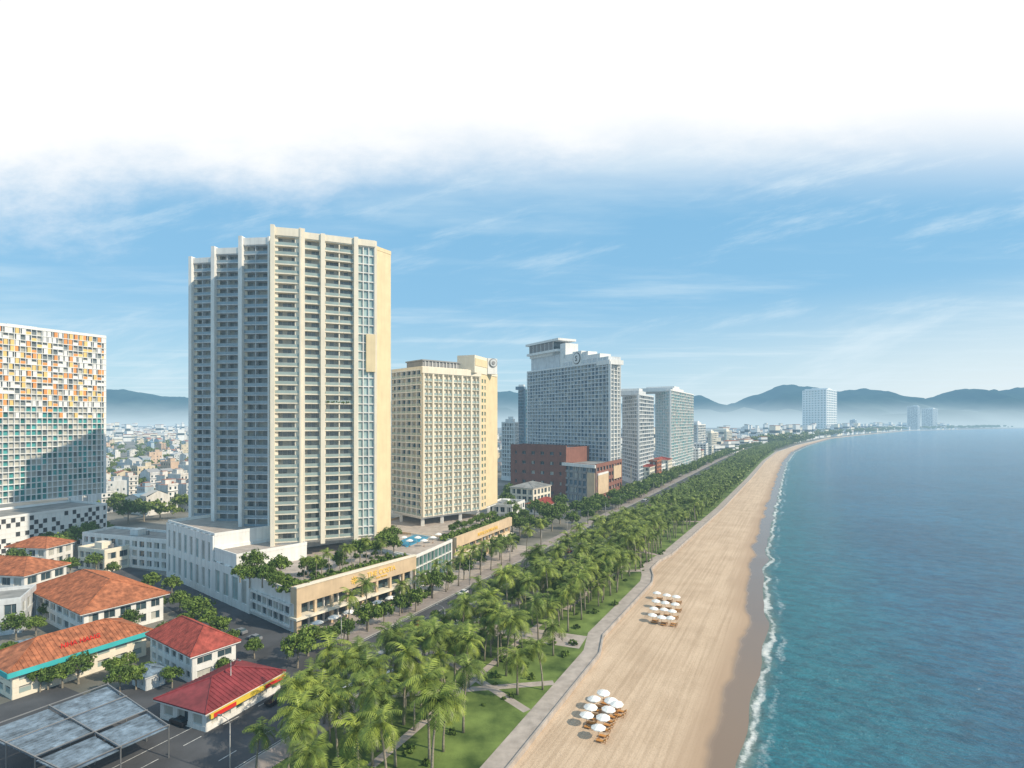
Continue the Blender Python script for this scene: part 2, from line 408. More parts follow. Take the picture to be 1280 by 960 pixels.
block(T,[A3,Q1,Q1+Vector((-40,26,0)),A3+Vector((-40,30,0))],0,11.2,[dict(nx=10,nz=3,pier=(.18,.06),slab=(.25,.08),rail=False,gm=gglass,style='pane')],dep=.6,wm=0,parapet=.9)
sign(T,"THE COSTA",2.2,A,B,LF*.66,10.4,1.1,gold)
sign(T,"NHA TRANG",.8,A,B,LF*.66,9.2,1.1,gold)
b=MB();M2=M@Matrix.Translation((LF*.42,-1.05,10.8))
for k in range(8):
    Mk=M2@Matrix.Rotation(k*math.pi/4,4,'Y');b.box(-.17,.17,-.15,0,.15,1.25,0,Mk)
T.extra_mesh('emblem',b,[gold])
T.finish()

# ===== second hotel =====
Pq=[Vector((-58.5,272)),Vector((-41,254.5)),Vector((-16.3,276.5)),Vector((-7.8,300)),Vector((-22,325)),Vector((-60,318))]
T=Thing('hotel_tower','cream hotel block with yellow side wall and rooftop crown','hotel',(-35,285,12),[cream,roofg,yellow,grey,white])
block(T,Pq,16,83,[dict(nx=6,nz=20,pier=(.4,.15),slab=(.4,.25),wm=4,gm=bglass),None,2,2],dep=1.2,wm=0,parapet=1.5)
A=Pq[1];B=Pq[2];d=(B-A).normalized();nn=Vector((d.y,-d.x))
facade(T,A+nn*.9,B+nn*.9,16,81,12,20,dep=1.1,pier=(.9,.35),slab=(.28,.06),gm=tglass2,every=2,rail=True)
T.wall.box(-.5,(B-A).length+.4,-1.4,.2,81.3,84.2,0,fmat(A,B))
M=fmat(Pq[2],Pq[3]);T.wall.box(-6,24,-.3,9,83,91.5,0,M)
facade(T,Pq[2]+(Pq[3]-Pq[2])*.04+Vector((.5,-.2)),Pq[2]+(Pq[3]-Pq[2])*.34+Vector((.5,-.2)),16,81,2,20,dep=.45,pier=(1.4,.02),slab=(1.3,.0),gm=tglass2,rail=False,wm=2)
T.wall.box(-5.5,20,-.5,6,86.5,90,2,M)
M=fmat(A,B);T.wall.box(3,24,4,18,84,87.5,3,M);T.wall.box(2.5,24.5,3.4,18.5,87.51,88.1,3,M)
for x in range(4,24,2): T.wall.box(x,x+.3,3.6,3.9,84.2,87.5,4,M)
T.wall.prism(inset(Pq,.6),14.8,15.95,4)
for q in (Vector((-53,268)),Vector((-41,257)),Vector((-33,264)),Vector((-25,271)),Vector((-17,279)),Vector((-12,290))):
    T.wall.box(q.x-.7,q.x+.7,q.y-.7,q.y+.7,11,14.9,4)
eA=Vector((-14.5,284));eB=Vector((-2,291))
M=fmat(eA,eB);T.wall.box(2.5,8.0,.1,3.2,83.5,91.5,4,M)
disc(T,eA,eB,5.5,89.2,-.05,2.3,grey);disc(T,eA,eB,5.5,89.2,.26,1.85,offw,'emblem_ring');disc(T,eA,eB,5.5,89.2,.57,.9,grey,'emblem_centre')
T.finish()
T=Thing('hotel_podium','tan stone hotel podium with glazed ground floor and planters','podium',(-20,250,0),[tan,pale,white,cream])
A=Q1+Vector((.8,1.5,0));B=Q2
block(T,[A,B,B+Vector((-45,24,0)),A+Vector((-45,24,0))],0,11.3,[dict(nx=9,nz=2,pier=(.6,.3),slab=(1.0,.3),rail=False)],dep=.8,wm=0,parapet=1)
LL=(B-A).length;M=fmat(A,B)
T.wall.box(-.4,LL+.2,-1.2,.2,8.6,12.7,0,M);T.wall.box(-.6,LL+.4,-2.4,.1,4.6,5.2,3,M)
sign(T,"INTERCONTINENTAL",2.0,A,B,LL*.52,9.9,1.3,gold)
T.finish()

# ===== panelled apartment tower on the far side =====
T=Thing('apartment_tower','white apartment tower with orange chequer panels over teal glass','tower',(-235,275,0),[wpan,roofg,tglass,orange])
A=Vector((-262,232));B=Vector((-222.5,307))
def cw(i,j,nx,nz):
    if j>15 or (j>13 and R.random()<.5):
        r=R.random()
        if r<.22: return ('panel',mglass,orange)
        if r<.42: return ('panel',mglass,yel)
        if r<.80: return ('panel',mglass,wpan)
        return ('slide',mglass,None)
    r=R.random();return ('slide',tglass,None) if r<.55 else ('slide',tglass2,None) if r<.85 else ('slide',mglass,None)
block(T,rect(A,B,40),20,105,[dict(nx=38,nz=29,pier=(.22,.1),slab=(.32,.2),wfn=cw,gm=tglass,rail=False)],dep=1.1,parapet=1.2)
M=fmat(A,B);T.wall.box(44,56,6,18,105,107.2,0,M)
T.finish()
T=Thing('podium_block','white podium block with black and white chequered panels','podium',(-215,260,0),[wpan,roofg,orange,bglass])
A=Vector((-236,205));B=Vector((-204,282))
def cq(i,j,nx,nz):
    r=R.random()
    if (i+j)%2 or r<.4: return ('check',glass,wpan)
    return ('check',glass,blk)
block(T,rect(A,B,30),0,17,[dict(nx=48,nz=8,pier=(.1,.03),slab=(.1,.03),rail=False,wfn=cq),dict(nx=16,nz=8,pier=(.1,.03),slab=(.1,.03),rail=False,wfn=cq)],dep=.5)
T.finish()

# ===== large seafront hotel =====
T=Thing('seafront_hotel','tall grey blue hotel slab with white crown and rooftop lounge box','hotel',(50,480,0),[white,roofg,offw,grey,glass])
a=Vector((14.5,544));b=Vector((77,440));c=Vector((88.5,458));dd=Vector((30,560))
block(T,[a,b,c,dd],27,106,[dict(nx=26,nz=25,pier=(.45,.1),slab=(.6,.2),wm=2,rail=False,gm=bglass),dict(nx=3,nz=25,pier=(1.0,.6),slab=(.5,.1),rail=False,gm=bglass)],dep=1.4)
M=fmat(a,b);Lh=(b-a).length
T.wall.box(Lh-16,Lh+.1,-.5,14,104,107.6,0,M)
T.wall.box(Lh-64,Lh-3,1.0,14,106.3,110.5,2,M)
T.wall.box(Lh-64,Lh-14,1.5,13,110.52,114.0,0,M)
T.wall.box(Lh-64,Lh-30,2,12,114.02,117.5,0,M)
for i in range(9): T.wall.box(Lh-62+i*6.5,Lh-61.2+i*6.5,.6,1.2,106.5,110.6,0,M)
T.wall.box(Lh-49,Lh-37,.4,6,106.4,118.5,0,M)
T.wall.box(3,50,3,16,106.3,119,2,M);T.wall.box(2.0,40,2,17,119.02,121.5,0,M)
T.wall.box(1,52,-1,18,121.52,123.6,0,M);T.wall.box(4,44,.2,16,123.62,131,4,M);T.wall.box(0,54,-1.6,18.4,131.02,133.0,0,M)
for i in range(7): T.wall.box(4+i*6.6,4.6+i*6.6,-.0,.3,123.63,131,0,M)
T.wall.box(52.1,60,2,16,106.35,128,0,M)
disc(T,a,b,Lh-43,112.5,-.35,5.0,dframe);disc(T,a,b,Lh-43,112.5,-.04,4.3,white,'emblem_ring')
sign(T,"S",6.4,a,b,Lh-43,110.3,.4,dframe)
T.finish()
T=Thing('shopping_centre','brown and grey shopping centre with stepped terraces','mall',(50,430,0),[brown,roofg,grey,orange,white,tan])
block(T,[Vector((40,425)),Vector((60,400)),Vector((89.5,457)),Vector((40,560)),Vector((0,540))],0,27,[dict(nx=7,nz=5,pier=(1.2,.1),slab=(1.6,.1),rail=False,wm=2,gm=bglass),dict(nx=9,nz=5,pier=(2.2,.2),slab=(2.6,.25),rail=False,wm=0)],dep=.8,wm=0)
block(T,[Vector((-1,452)),Vector((41,424)),Vector((62,450)),Vector((10,500))],0,38,[dict(nx=6,nz=5,pier=(5,.1),slab=(5.0,.15),rail=False,wm=0),None],dep=.8,wm=0)
M=fmat(Vector((60,400)),Vector((89.5,457)))
T.wall.box(2,26,-1.0,0,6,20,5,M);T.wall.box(2,26,-1.05,-.01,20.1,21.5,4,M);T.wall.box(40,60,-.9,0,14,24,5,M)
M=fmat(Vector((40,425)),Vector((60,400)));T.wall.box(24,31.5,-.8,.1,4,22,5,M);T.wall.box(-2,32,-1.2,.5,25.5,27.8,4,M)
T.finish()
# ===== further hotels =====
def rayY(u,Y): return Vector(((u-640)/F*Y,Y))
def simple_hotel(label,a,b,c,h,nx,nz,nxs,wm,z0=0,gm=glass,rail=False,name='hotel_block',top_h=4,w2=None,pr=(.6,.2),sl=(.7,.25)):
    T=Thing(name,label,'hotel',(a[0],a[1],0),[wm,roofg,w2 or white])
    pts=[a,b,c,a+(c-b)]
    block(T,pts,z0+4,h,[dict(nx=nx,nz=nz,pier=pr,slab=sl,rail=rail,gm=gm),dict(nx=nxs,nz=nz,pier=pr,slab=(sl[0],.3),rail=rail,gm=gm)],dep=1,wm=0)
    T.wall.prism(inset(pts,-.3),0,z0+3.7,0)
    M=fmat(b,c);L=(c-b).length;W=(b-a).length
    T.wall.box(L*.15,L*.6,2,W*.6,h,h+top_h,0,M);T.wall.box(L*.25,L*.45,3,W*.45,h+top_h,h+top_h*1.6,2,M)
    return T.finish()
simple_hotel('pale grey white hotel tower with stepped roof plant',rayY(778,560),rayY(798,505),rayY(817,560),83,8,22,8,offw,sl=(.9,.25))
simple_hotel('green glass hotel tower with white frame and roof crown',rayY(819,700),rayY(838,620),rayY(867,740),93,9,26,14,white,gm=tglass,top_h=4,pr=(.35,.1),sl=(.4,.15))
simple_hotel('narrow teal glass office tower',rayY(648,700),rayY(656,680),rayY(662,700),97,5,24,4,bglass,gm=tglass,name='office_tower')
simple_hotel('small white tower between larger blocks',rayY(627,560),rayY(643,550),rayY(648,570),57,5,14,3,white,name='apartment_block')
simple_hotel('white mid rise hotel beside the tree lined road',rayY(867,920),rayY(872,880),rayY(882,930),52,4,12,5,white)
simple_hotel('white mid rise apartment block with flat roof',rayY(885,1050),rayY(889,1010),rayY(897,1060),36,4,9,5,cream,name='apartment_block')
simple_hotel('cream mid rise block with flat roof',rayY(905,1300),rayY(908,1250),rayY(915,1310),34,4,8,5,cream,name='apartment_block')
simple_hotel('pale mid rise hotel near the curve of the bay',rayY(925,1700),rayY(930,1650),rayY(936,1720),28,4,7,5,offw)
simple_hotel('very wide white hotel slab standing alone beyond the beach',rayY(1003,2480),rayY(1033,2333),rayY(1046,2480),188,8,18,6,bwhite,gm=pglass,top_h=5,pr=(5,.6),sl=(3.,.6),w2=bwhite)
simple_hotel('distant grey apartment slab in the haze',rayY(1134,3300),rayY(1147,3290),rayY(1150,3360),140,6,22,3,offw,name='apartment_block')
simple_hotel('distant pale apartment slab in the haze',rayY(1152,3500),rayY(1166,3490),rayY(1172,3560),130,6,20,3,white,name='apartment_block')
simple_hotel('small distant tower block on the town edge',rayY(1062,3300),rayY(1069,3290),rayY(1071,3330),60,4,10,2,offw,name='apartment_block')

# ===== low houses near the street corner =====
def house(label,A,B,depth,h,nx,nz,wmat,rmat,kind='hip',rh=3.,ov=.9,name='tiled_house',trim=None,rail=False,nxs=None):
    T=Thing(name,label,'house',(A[0],A[1],0),[wmat,roofg,trim or wmat])
    pts=rect(A,B,depth);nxs=nxs or max(2,int(depth/4))
    sp=dict(nx=nx,nz=nz,pier=(1.3,.08),slab=(1.3,.12),rail=rail)
    sp2=dict(sp);sp2['nx']=nxs
    block(T,pts,.3,h,[sp,sp2,None,dict(sp2)],dep=.4,parapet=0 if kind!='flat' else 1)
    if kind!='flat':
        b=MB();hip(b,pts,h+.5,rh,ov,gable=(kind=='gable'));T.extra_mesh('roof',b,[rmat])
    else:
        c=(pts[0]+pts[2])/2;d=(pts[1]-pts[0]).normalized();M=fmat(c,c+d)
        T.wall.box(-3,1.5,-2,2,h+.1,h+2.6,0,M)
        tb=MB();tb.tube([M@Vector((3.2,1,h+.2)),M@Vector((3.2,1,h+1.9))],[.7,.7],10);T.extra_mesh('water_tank',tb,[steel])
    if trim:
        for i in range(4):
            Aa=Vector(pts[i][:2]);Bb=Vector(pts[(i+1)%4][:2]);T.wall.box(-ov,(Bb-Aa).length+ov,-ov-.12-i*.004,-ov+.25,h-.7,h+.42+i*.003,2,fmat(Aa,Bb))
    elif kind!='flat':
        for i in range(4):
            Aa=Vector(pts[i][:2]);Bb=Vector(pts[(i+1)%4][:2]);T.wall.box(-ov*.9,(Bb-Aa).length+ov*.9,-ov*.95-i*.004,-ov*.9+.12,h+.02,h+.24+i*.003,2,fmat(Aa,Bb))
    return T
h1=house('single storey shop with maroon sheet roof and yellow fascia sign',G(258,915),G(350,862),13,3.6,6,1,white,maroon,'hip',2.6,.9,'corner_shop')
A=Vector(G(258,915)[:2]);B=Vector(G(350,862)[:2]);M=fmat(A,B);L=(B-A).length
bb=MB();bb.box(-.2,L+.2,-1.5,-1.05,2.8,3.7,0,M);h1.extra_mesh('fascia_sign',bb,[signy])
bb=MB();bb.box(.4,L*.3,-1.56,-1.5,2.85,3.65,0,M);bb.box(L*.7,L-.3,-1.56,-1.5,2.85,3.65,0,M);h1.extra_mesh('fascia_panel',bb,[signr])
h1.finish()
house('two storey white house with red hip roof',Vector((-90,139.5)),Vector((-72.5,127)),10,6.3,6,2,white,terra2,'hip',4).finish()
T=house('two storey restaurant with orange roof and cyan fascia',Vector((-107,120)),Vector((-93.5,143)),13,5.9,7,2,cream,terra,'hip',3.6,1.2,'restaurant',trim=cyan,rail=True)
sign(T,"NHA HANG",1.5,Vector((-107,120)),Vector((-93.5,143)),13,7.6,-1.2,signr);T.finish()
house('large two storey white villa with wide orange hip roof',G(40,735,8),G(105,765,8),20,7.5,8,2,white,terra,'hip',5,1.4).finish()
house('three storey white block with red roof edge',G(103,702),G(210,714),14,11.5,12,3,white,roofg,'flat',0,.6,'office_block').finish()
house('white villa with faded orange roof',Vector((-190,190)),Vector((-162,186)),15,8,6,2,white,terra,'hip',4,1).finish()
house('grey flat roofed block with narrow windows',Vector((-158,148)),Vector((-138.5,158)),14,9,5,2,offw,roofg,'flat',name='service_block').finish()
house('small white house with orange roof',Vector((-205,228)),Vector((-188,226)),12,8,4,2,white,terra,'hip',3,1).finish()
house('flat roofed white town house with roof room',Vector((-175,226)),Vector((-160,220)),10,8,4,2,cream,terra2,'flat',3,1,'town_house').finish()
house('low white house beside the hotel garden',Vector((0,330)),Vector((8,352)),16,9,5,2,white,roofg,'flat',name='town_house').finish()
house('yellow white villa with mansard roof and dormers',Vector((14,372)),Vector((27,392)),18,14,5,3,cream,roofg,'hip',3,.6,'villa').finish()
house('red roofed low restaurant beside the shopping centre',Vector((22,352)),Vector((32,372)),14,6,5,1,white,terra2,'hip',3,.8,'restaurant').finish()
house('small grey roofed kiosk beside the car park',Vector((-86,127)),Vector((-81,124)),4,2.8,2,1,offw,metal,'hip',1,.5,'kiosk').finish()
house('small shed with rusty sheet roof beside the villa',Vector((-128,140)),Vector((-122,135)),6,3,2,1,offw,metal,'hip',1,.5,'shed').finish()
for k,(s,t,hh,wmat) in enumerate(((520,-124,16,cream),(545,-123,20,terra),(568,-124,14,white),(592,-122,18,cream),(618,-124,13,white),(800,-124,20,white),(835,-125,16,cream),(870,-124,24,white),(930,-124,18,cream))):
    A=Vector(ST(s,t)[:2]);B=Vector(ST(s+20,t)[:2]);house('low seafront building with balconies facing the road',A,B,18,hh,5,max(3,int(hh/3.4)),wmat,terra2,'flat' if k%3 else 'hip',2.5,.5,'seafront_building').finish()
T=Thing('market_canopy','blue grey framed sheet canopy roof on steel posts','canopy',(-76,100,0),[steel])
c0=Vector((-93,98));c1=Vector((-69,86.5));c2=Vector((-61,99.5));c3=Vector((-83,115))
def pt(x,y):
    p=c0.lerp(c1,x);q=c3.lerp(c2,x);return p.lerp(q,y)
b=MB()
for k,(q0,q1) in enumerate(((0,.32),(.34,.66),(.68,1))):
    for e,(r0,r1) in enumerate(((0,.49),(.51,1))):
        z=5.0+.3*(k%2)+.15*e
        for i in range(18):
            x0=q0+(q1-q0)*i/18;x1=q0+(q1-q0)*(i+.8)/18;dz=R.uniform(0,.05)
            b.prism([pt(x0,r0),pt(x1,r0),pt(x1,r1),pt(x0,r1)],z+.05*(i%2)+dz,z+.12+.05*(i%2)+dz,0)
for y in (0,.5,1):
    p=pt(-.01,y);q=pt(1.01,y);b.tube([(p.x,p.y,5.7),(q.x,q.y,5.7)],[.14,.14],4,1)
for x in (0,.33,.67,1):
    p=pt(x,-.01);q=pt(x,1.01);b.tube([(p.x,p.y,5.82),(q.x,q.y,5.82)],[.11,.11],4,1)
T.extra_mesh('roof',b,[metal,steel])
for x in (0,.33,.67,1):
    for y in (0,.5,1):
        p=pt(x,y);t=MB();t.tube([(p.x,p.y,0),(p.x,p.y,5.6)],[.12,.12],8);T.extra_mesh('post',t,[steel])
T.finish()

# ===== town houses =====
def townvar(k):
    r=random.Random(k);w=r.uniform(5,11);dp=r.uniform(10,18);h=r.uniform(7,17);b=MB()
    b.box(-w/2,w/2,-dp/2,dp/2,0,h,0);b.box(-w/2-.2,w/2+.2,-dp/2-.3,-dp/2+.1,h-.3,h+.9,0);b.box(-w/2+.3,w/2-.3,-dp/2+.4,dp/2-.3,h+.01,h+.15,1)
    n=max(2,int(h/3.3));m=max(2,int(w/2.6))
    for j in range(n):
        z=h/n*j+.8
        for i in range(m):
            x=-w/2+w/m*(i+.5);b.box(x-.65,x+.65,-dp/2-.03,-dp/2+.05,z,z+1.6,2)
        for i in range(4):
            y=-dp/2+dp/4*(i+.5)
            if r.random()<.6: b.box(w/2-.05,w/2+.03,y-.6,y+.6,z,z+1.5,2)
        b.box(-w/2-.05,w/2+.05,-dp/2-.9,-dp/2+.01,z-.8,z-.62,0)
    if k%3==0:
        b.poly([(-w/2-.3,-dp/2,h+.9),(w/2+.3,-dp/2,h+.9),(w/2+.3,0,h+3.4),(-w/2-.3,0,h+3.4)],1);b.poly([(w/2+.3,dp/2,h+.9),(-w/2-.3,dp/2,h+.9),(-w/2-.3,0,h+3.4),(w/2+.3,0,h+3.4)],1)
        b.poly([(w/2,-dp/2,h),(w/2,dp/2,h),(w/2,0,h+3.3)],0);b.poly([(-w/2,dp/2,h),(-w/2,-dp/2,h),(-w/2,0,h+3.3)],0)
    else:
        b.box(-w/4,w/3,0,dp/3,h+.1,h+2.8,0);b.box(-w/4-.2,w/3+.2,-.2,dp/3+.2,h+2.81,h+3,1)
        b.tube([(w/4,-dp/4,h+.2),(w/4,-dp/4,h+1.8)],[.6,.6],8,1)
    return b
TV=[townvar(k) for k in range(9)];TM=[b.mesh('town_house',[cwall,croof,glass]) for b in TV]
spots=[]
for _ in range(9000):
    Y=320*math.exp(R.random()**1.1*1.9);u=R.choice((R.uniform(60,262),R.uniform(95,262),R.uniform(600,655)))
    if u<200 and Y<340: continue
    p=rayY(u,Y)
    if -60<p.x<110 and p.y<640: continue
    if p.x<-190 and p.y<345: continue
    if any((p-q).length<11+Y*.004 for q in spots): continue
    spots.append(p)
    if len(spots)>=190: break
for _ in range(5000):
    s=R.uniform(480,1500);t=-130-R.uniform(0,90)+shift(s);p=Vector(ST(s,t)[:2])
    u=640+F*p.x/p.y
    if u<775 or (p.y<880 and t-shift(s)<-128) or (s<960 and t>-146): continue
    if any((p-q).length<15 for q in spots): continue
    spots.append(p)
    if len(spots)>=280: break
for p in spots:
    k=R.randrange(9);o=link('town_house',TM[k]);sck=R.uniform(.85,1.25)
    o.location=(p.x,p.y,0);o.rotation_euler=(0,0,RA+R.choice((0,math.pi,-math.pi/2))-R.uniform(-.06,.06));o.scale=(1,1,sck)
    top(o,'narrow concrete town house with flat or pitched roof in dense streets','house','town houses')
b=MB()
for _ in range(2300):
    r=R.random()
    if r<.25: u=R.uniform(100,262);Y=R.uniform(1500,3800)
    else:
        s=1000+R.random()**.8*3600;t=-60-R.uniform(20,600)*R.random()+shift(s)-(50 if s<1600 else 0);p=ST(s,t);Y=p.y;u=640+F*p.x/p.y
    p=rayY(u,Y);w=R.uniform(8,20);h=R.uniform(6,20) if R.random()<.9 else R.uniform(22,48)
    M=Matrix.Translation((p.x,p.y,0))@Matrix.Rotation(R.random(),4,'Z')
    b.box(-w/2,w/2,-w/2,w/2,0,h,R.choice((0,0,1)),M);b.box(-w/2-.5,w/2+.5,-w/2-.5,w/2+.5,h+.01,h+1,R.choice((0,2,3)),M)
    b.box(-w/2-.1,w/2+.1,-w/2-.1,w/2+.1,h*.55,h*.72,4,M)
o=link('distant_town',b.mesh('distant_town',[white,cream,terra,roofg,glass]));o['kind']='stuff';o['label']='hazy mass of distant low white town buildings';o['category']='town'

# ===== ground, beach, sea =====
rows=[s for s in range(-240,300,4)]+[s for s in range(300,1000,10)]+[s for s in range(1000,5500,50)]+[s for s in range(5500,20001,500)]
b=MB()
for s in rows:
    w=wall_t(s)
    for t in (-14000,-2500,w-60,w): b.v.append(tuple(ST(s,t,-.02)))
for i in range(len(rows)-1):
    for j in range(3):
        k=i*4+j;b.f.append((k,k+1,k+5,k+4));b.m.append(0)
structure('ground',b,[soil])
def sheet(name,cols,zf,mats,rw,smooth=True):
    b=MB();offs=[]
    for s in rw:
        for c in cols:
            t,z=zf(s,c);b.v.append(tuple(ST(s,t,z)));offs.append(c)
    n=len(cols)
    for i in range(len(rw)-1):
        for j in range(n-1):
            k=i*n+j;b.f.append((k,k+1,k+n+1,k+n));b.m.append(0)
    o=structure(name,b,mats,smooth)
    a=o.data.attributes.new('off','FLOAT','POINT');a.data.foreach_set('value',offs)
    return o
SEA=-1.8
def bz(s,c):
    sh=shore(s);w=wall_t(s);m0=w;m1=sh-8
    if m1<m0+1: m1=m0+1
    if c<=-8:
        f=(c+36)/28.;t=m0-.2*(f==0)+(m1-m0)*f;z=-.55-.60*f
    else: t=m1+8+c; z=-1.15-.65*(c+8)/8.
    k=1 if c<=-8 else .4
    n=(noise.noise(Vector((s*.12,t*.12,0)))*.10+noise.noise(Vector((s*.5,t*.5,3)))*.04)*k
    return t,z+n
def sandmat():
    m,n,l,b,h=newmat('beach_sand');geo=n.new("ShaderNodeNewGeometry");P=geo.outputs['Position']
    at=n.new("ShaderNodeAttribute");at.attribute_name='off'
    f=noi(n,l,P,.10,5,.6);c=ramp(n,l,f,[(.3,(.50,.37,.255)),(.7,(.62,.475,.34))])
    # tyre and rake tracks running along the beach
    f2=noi(n,l,P,1.,4,.65,(.02,1.1,1),rot=-RA);c=mixc(n,l,.8,c,ramp(n,l,f2,[(.40,(.80,.78,.76)),(.56,(1,1,1))]),'MULTIPLY')
    f3=noi(n,l,P,2.6,4,.75);c=mixc(n,l,.6,c,ramp(n,l,f3,[(.36,(.74,.72,.70)),(.5,(1,1,1))]),'MULTIPLY')
    d=mth(n,l,'ADD',at.outputs['Fac'],mth(n,l,'MULTIPLY',noi(n,l,P,.05,3),6.))
    damp=mapr(n,l,d,-10.5,-3.0,0,.85);c=mixc(n,l,damp,c,(.37,.26,.175))
    wet=mapr(n,l,d,-3.8,-1.2)
    c=mixc(n,l,wet,c,(.19,.135,.095));l.new(c,b.inputs['Base Color'])
    rr=mapr(n,l,wet,0,1,.9,.2);l.new(rr,b.inputs['Roughness']);b.inputs['Specular IOR Level'].default_value=.35
    bp=n.new("ShaderNodeBump");bp.inputs['Distance'].default_value=.22
    l.new(mapr(n,l,damp,0,.6,.6,.04),bp.inputs['Strength'])
    l.new(noi(n,l,P,1.6,5,.75),bp.inputs['Height']);l.new(bp.outputs[0],b.inputs['Normal']);return m
sheet('beach',[-36,-30,-25,-20,-16,-12,-8,-6,-4,-3,-2,-1,0,1,2,4,7,12],bz,[sandmat()],[s for s in rows if s<=5490])
def seamat():
    m,n,l,b,h=newmat('sea_water');geo=n.new("ShaderNodeNewGeometry");P=geo.outputs['Position']
    at=n.new("ShaderNodeAttribute");at.attribute_name='off';off=at.outputs['Fac']
    deep=ramp(n,l,noi(n,l,P,.012,4),[(.35,(.002,.085,.175)),(.65,(.003,.120,.230))])
    rip=noi(n,l,P,.34,6,.75,(1,.55,1),rot=-RA)
    deep=mixc(n,l,1.,deep,ramp(n,l,rip,[(.40,(.55,.62,.68)),(.60,(1.4,1.28,1.2))]),'MULTIPLY')
    near=mapr(n,l,mth(n,l,'ADD',off,mth(n,l,'MULTIPLY',noi(n,l,P,.03,3),20.)),8,70,1,0)
    nr=mixc(n,l,1.,(.008,.165,.195),ramp(n,l,rip,[(.40,(.66,.72,.76)),(.60,(1.3,1.2,1.15))]),'MULTIPLY')
    c=mixc(n,l,mth(n,l,'MULTIPLY',near,.8),deep,nr)
    vn=mapr(n,l,mth(n,l,'ADD',off,mth(n,l,'MULTIPLY',noi(n,l,P,.15,3),4.)),1.0,6.5,1,0)
    c=mixc(n,l,mth(n,l,'MULTIPLY',vn,.85),c,(.22,.24,.18))
    big=noi(n,l,P,.09,3);d=mth(n,l,'ADD',off,mth(n,l,'MULTIPLY',mth(n,l,'SUBTRACT',big,.5),6.))
    fine=noi(n,l,P,.9,6,.8);pat=noi(n,l,P,.05,2)
    def band(c0,w,th):
        x=mth(n,l,'ABSOLUTE',mth(n,l,'SUBTRACT',d,c0));e=mapr(n,l,x,0,w,1,0)
        return mapr(n,l,mth(n,l,'ADD',mth(n,l,'MULTIPLY',e,.5),mth(n,l,'ADD',mth(n,l,'MULTIPLY',fine,.8),mth(n,l,'MULTIPLY',pat,.7))),th,th+.34)
    fm=mth(n,l,'MAXIMUM',band(1.2,2.2,1.04),mth(n,l,'MULTIPLY',band(4.4,3.2,1.16),.6))
    fm=mth(n,l,'MULTIPLY',fm,mapr(n,l,off,8,12,.85,0))
    c=mixc(n,l,fm,c,(.76,.78,.76));l.new(c,b.inputs['Base Color'])
    l.new(mapr(n,l,fm,0,1,.13,.8),b.inputs['Roughness']);b.inputs['Specular IOR Level'].default_value=.5
    w1=noi(n,l,P,.3,6,.72,(1,.6,1),rot=-RA);w2=noi(n,l,P,.05,3,.5,(1,1.6,1))
    bp=n.new("ShaderNodeBump");bp.inputs['Strength'].default_value=1.;bp.inputs['Distance'].default_value=2.0
    l.new(mth(n,l,'ADD',w1,mth(n,l,'MULTIPLY',w2,1.)),bp.inputs['Height']);l.new(bp.outputs[0],b.inputs['Normal']);return m
def sz(s,c): return shore(s)+c,SEA
sheet('sea',[-8,-4,0,2,4,7,11,16,24,40,70,120,400,14000],sz,[seamat()],rows)
def strip(name,t0,t1,s0,s1,z,m,h=None,step=20):
    b=MB();n=max(1,int((s1-s0)/step));L=[s0+(s1-s0)*i/n for i in range(n+1)]
    for s in L:
        sf=shift(s);ta=t0(s) if callable(t0) else t0+sf;tb=t1(s) if callable(t1) else t1+sf
        b.v+= [tuple(ST(s,ta,z)),tuple(ST(s,tb,z))]
        if h: b.v+=[tuple(ST(s,tb,z-h)),tuple(ST(s,ta,z-h))]
    q=4 if h else 2
    for i in range(n):
        k=i*q
        if h:
            for a in range(4): b.f.append((k+a,k+(a+1)%4,k+q+(a+1)%4,k+q+a));b.m.append(0)
        else: b.f.append((k,k+1,k+3,k+2));b.m.append(0)
    if h:
        b.f.append((0,1,2,3));b.m.append(0);k=n*q;b.f.append((k+3,k+2,k+1,k));b.m.append(0)
    return structure(name,b,[m])
strip('road',-106,-86,20,2600,.0,asph)
strip('lawn',-81,lambda s:wall_t(s)-4.6,30,1180,.07,grass,step=3)
strip('pavement',-85.7,-81,30,1300,.13,pave,.2)
strip('promenade',lambda s:wall_t(s)-4.6,lambda s:wall_t(s)-.38,30,1180,.13,pale,.2,step=3)
strip('pavement',-112,-106.3,113,1000,.13,pave,.2)
strip('kerb',-86,-85.7,30,1000,.14,kerbm,.2);strip('kerb',-106.3,-106,113,1000,.14,kerbm,.2)
strip('median',-97.0,-95.0,112,1000,.15,kerbm,.2)
strip('sea_wall',lambda s:wall_t(s)-.38,lambda s:wall_t(s)+.05,30,1180,.5,pale,1.6,step=3)
b=MB()
for s in range(40,700,8):
    for t in (-91,-101):
        b.poly([ST(s,t-.08,.006),ST(s,t+.08,.006),ST(s+3.5,t+.08,.006),ST(s+3.5,t-.08,.006)])
for t in (-86.6,-105.4):
    for s in range(40,700,20): b.poly([ST(s,t-.07,.006),ST(s,t+.07,.006),ST(s+20,t+.07,.006),ST(s+20,t-.07,.006)])
for i in range(9):
    t=-104.5+i*2.1
    b.poly([ST(104,t,.006),ST(104,t+.8,.006),ST(107,t+.8,.006),ST(107,t,.006)])
structure('road_markings',b,[paint])
def polys(name,pts,z,m):
    b=MB();b.poly([Vector((p[0],p[1],z)) for p in pts]);return structure(name,b,[m])
polys('road',[ST(66,-106),ST(112,-106),ST(112,-124),ST(132,-225),ST(128,-320),ST(119,-320),ST(121,-226),ST(98,-138),ST(66,-136)],.002,asph)
polys('road',[ST(20,-106.01),ST(66,-106.01),ST(66,-150),ST(20,-150)],-.004,asph)
polys('forecourt_paving',[ST(112.5,-112.1),ST(240,-112.1),ST(240,-126),ST(112.5,-128)],.05,pale)
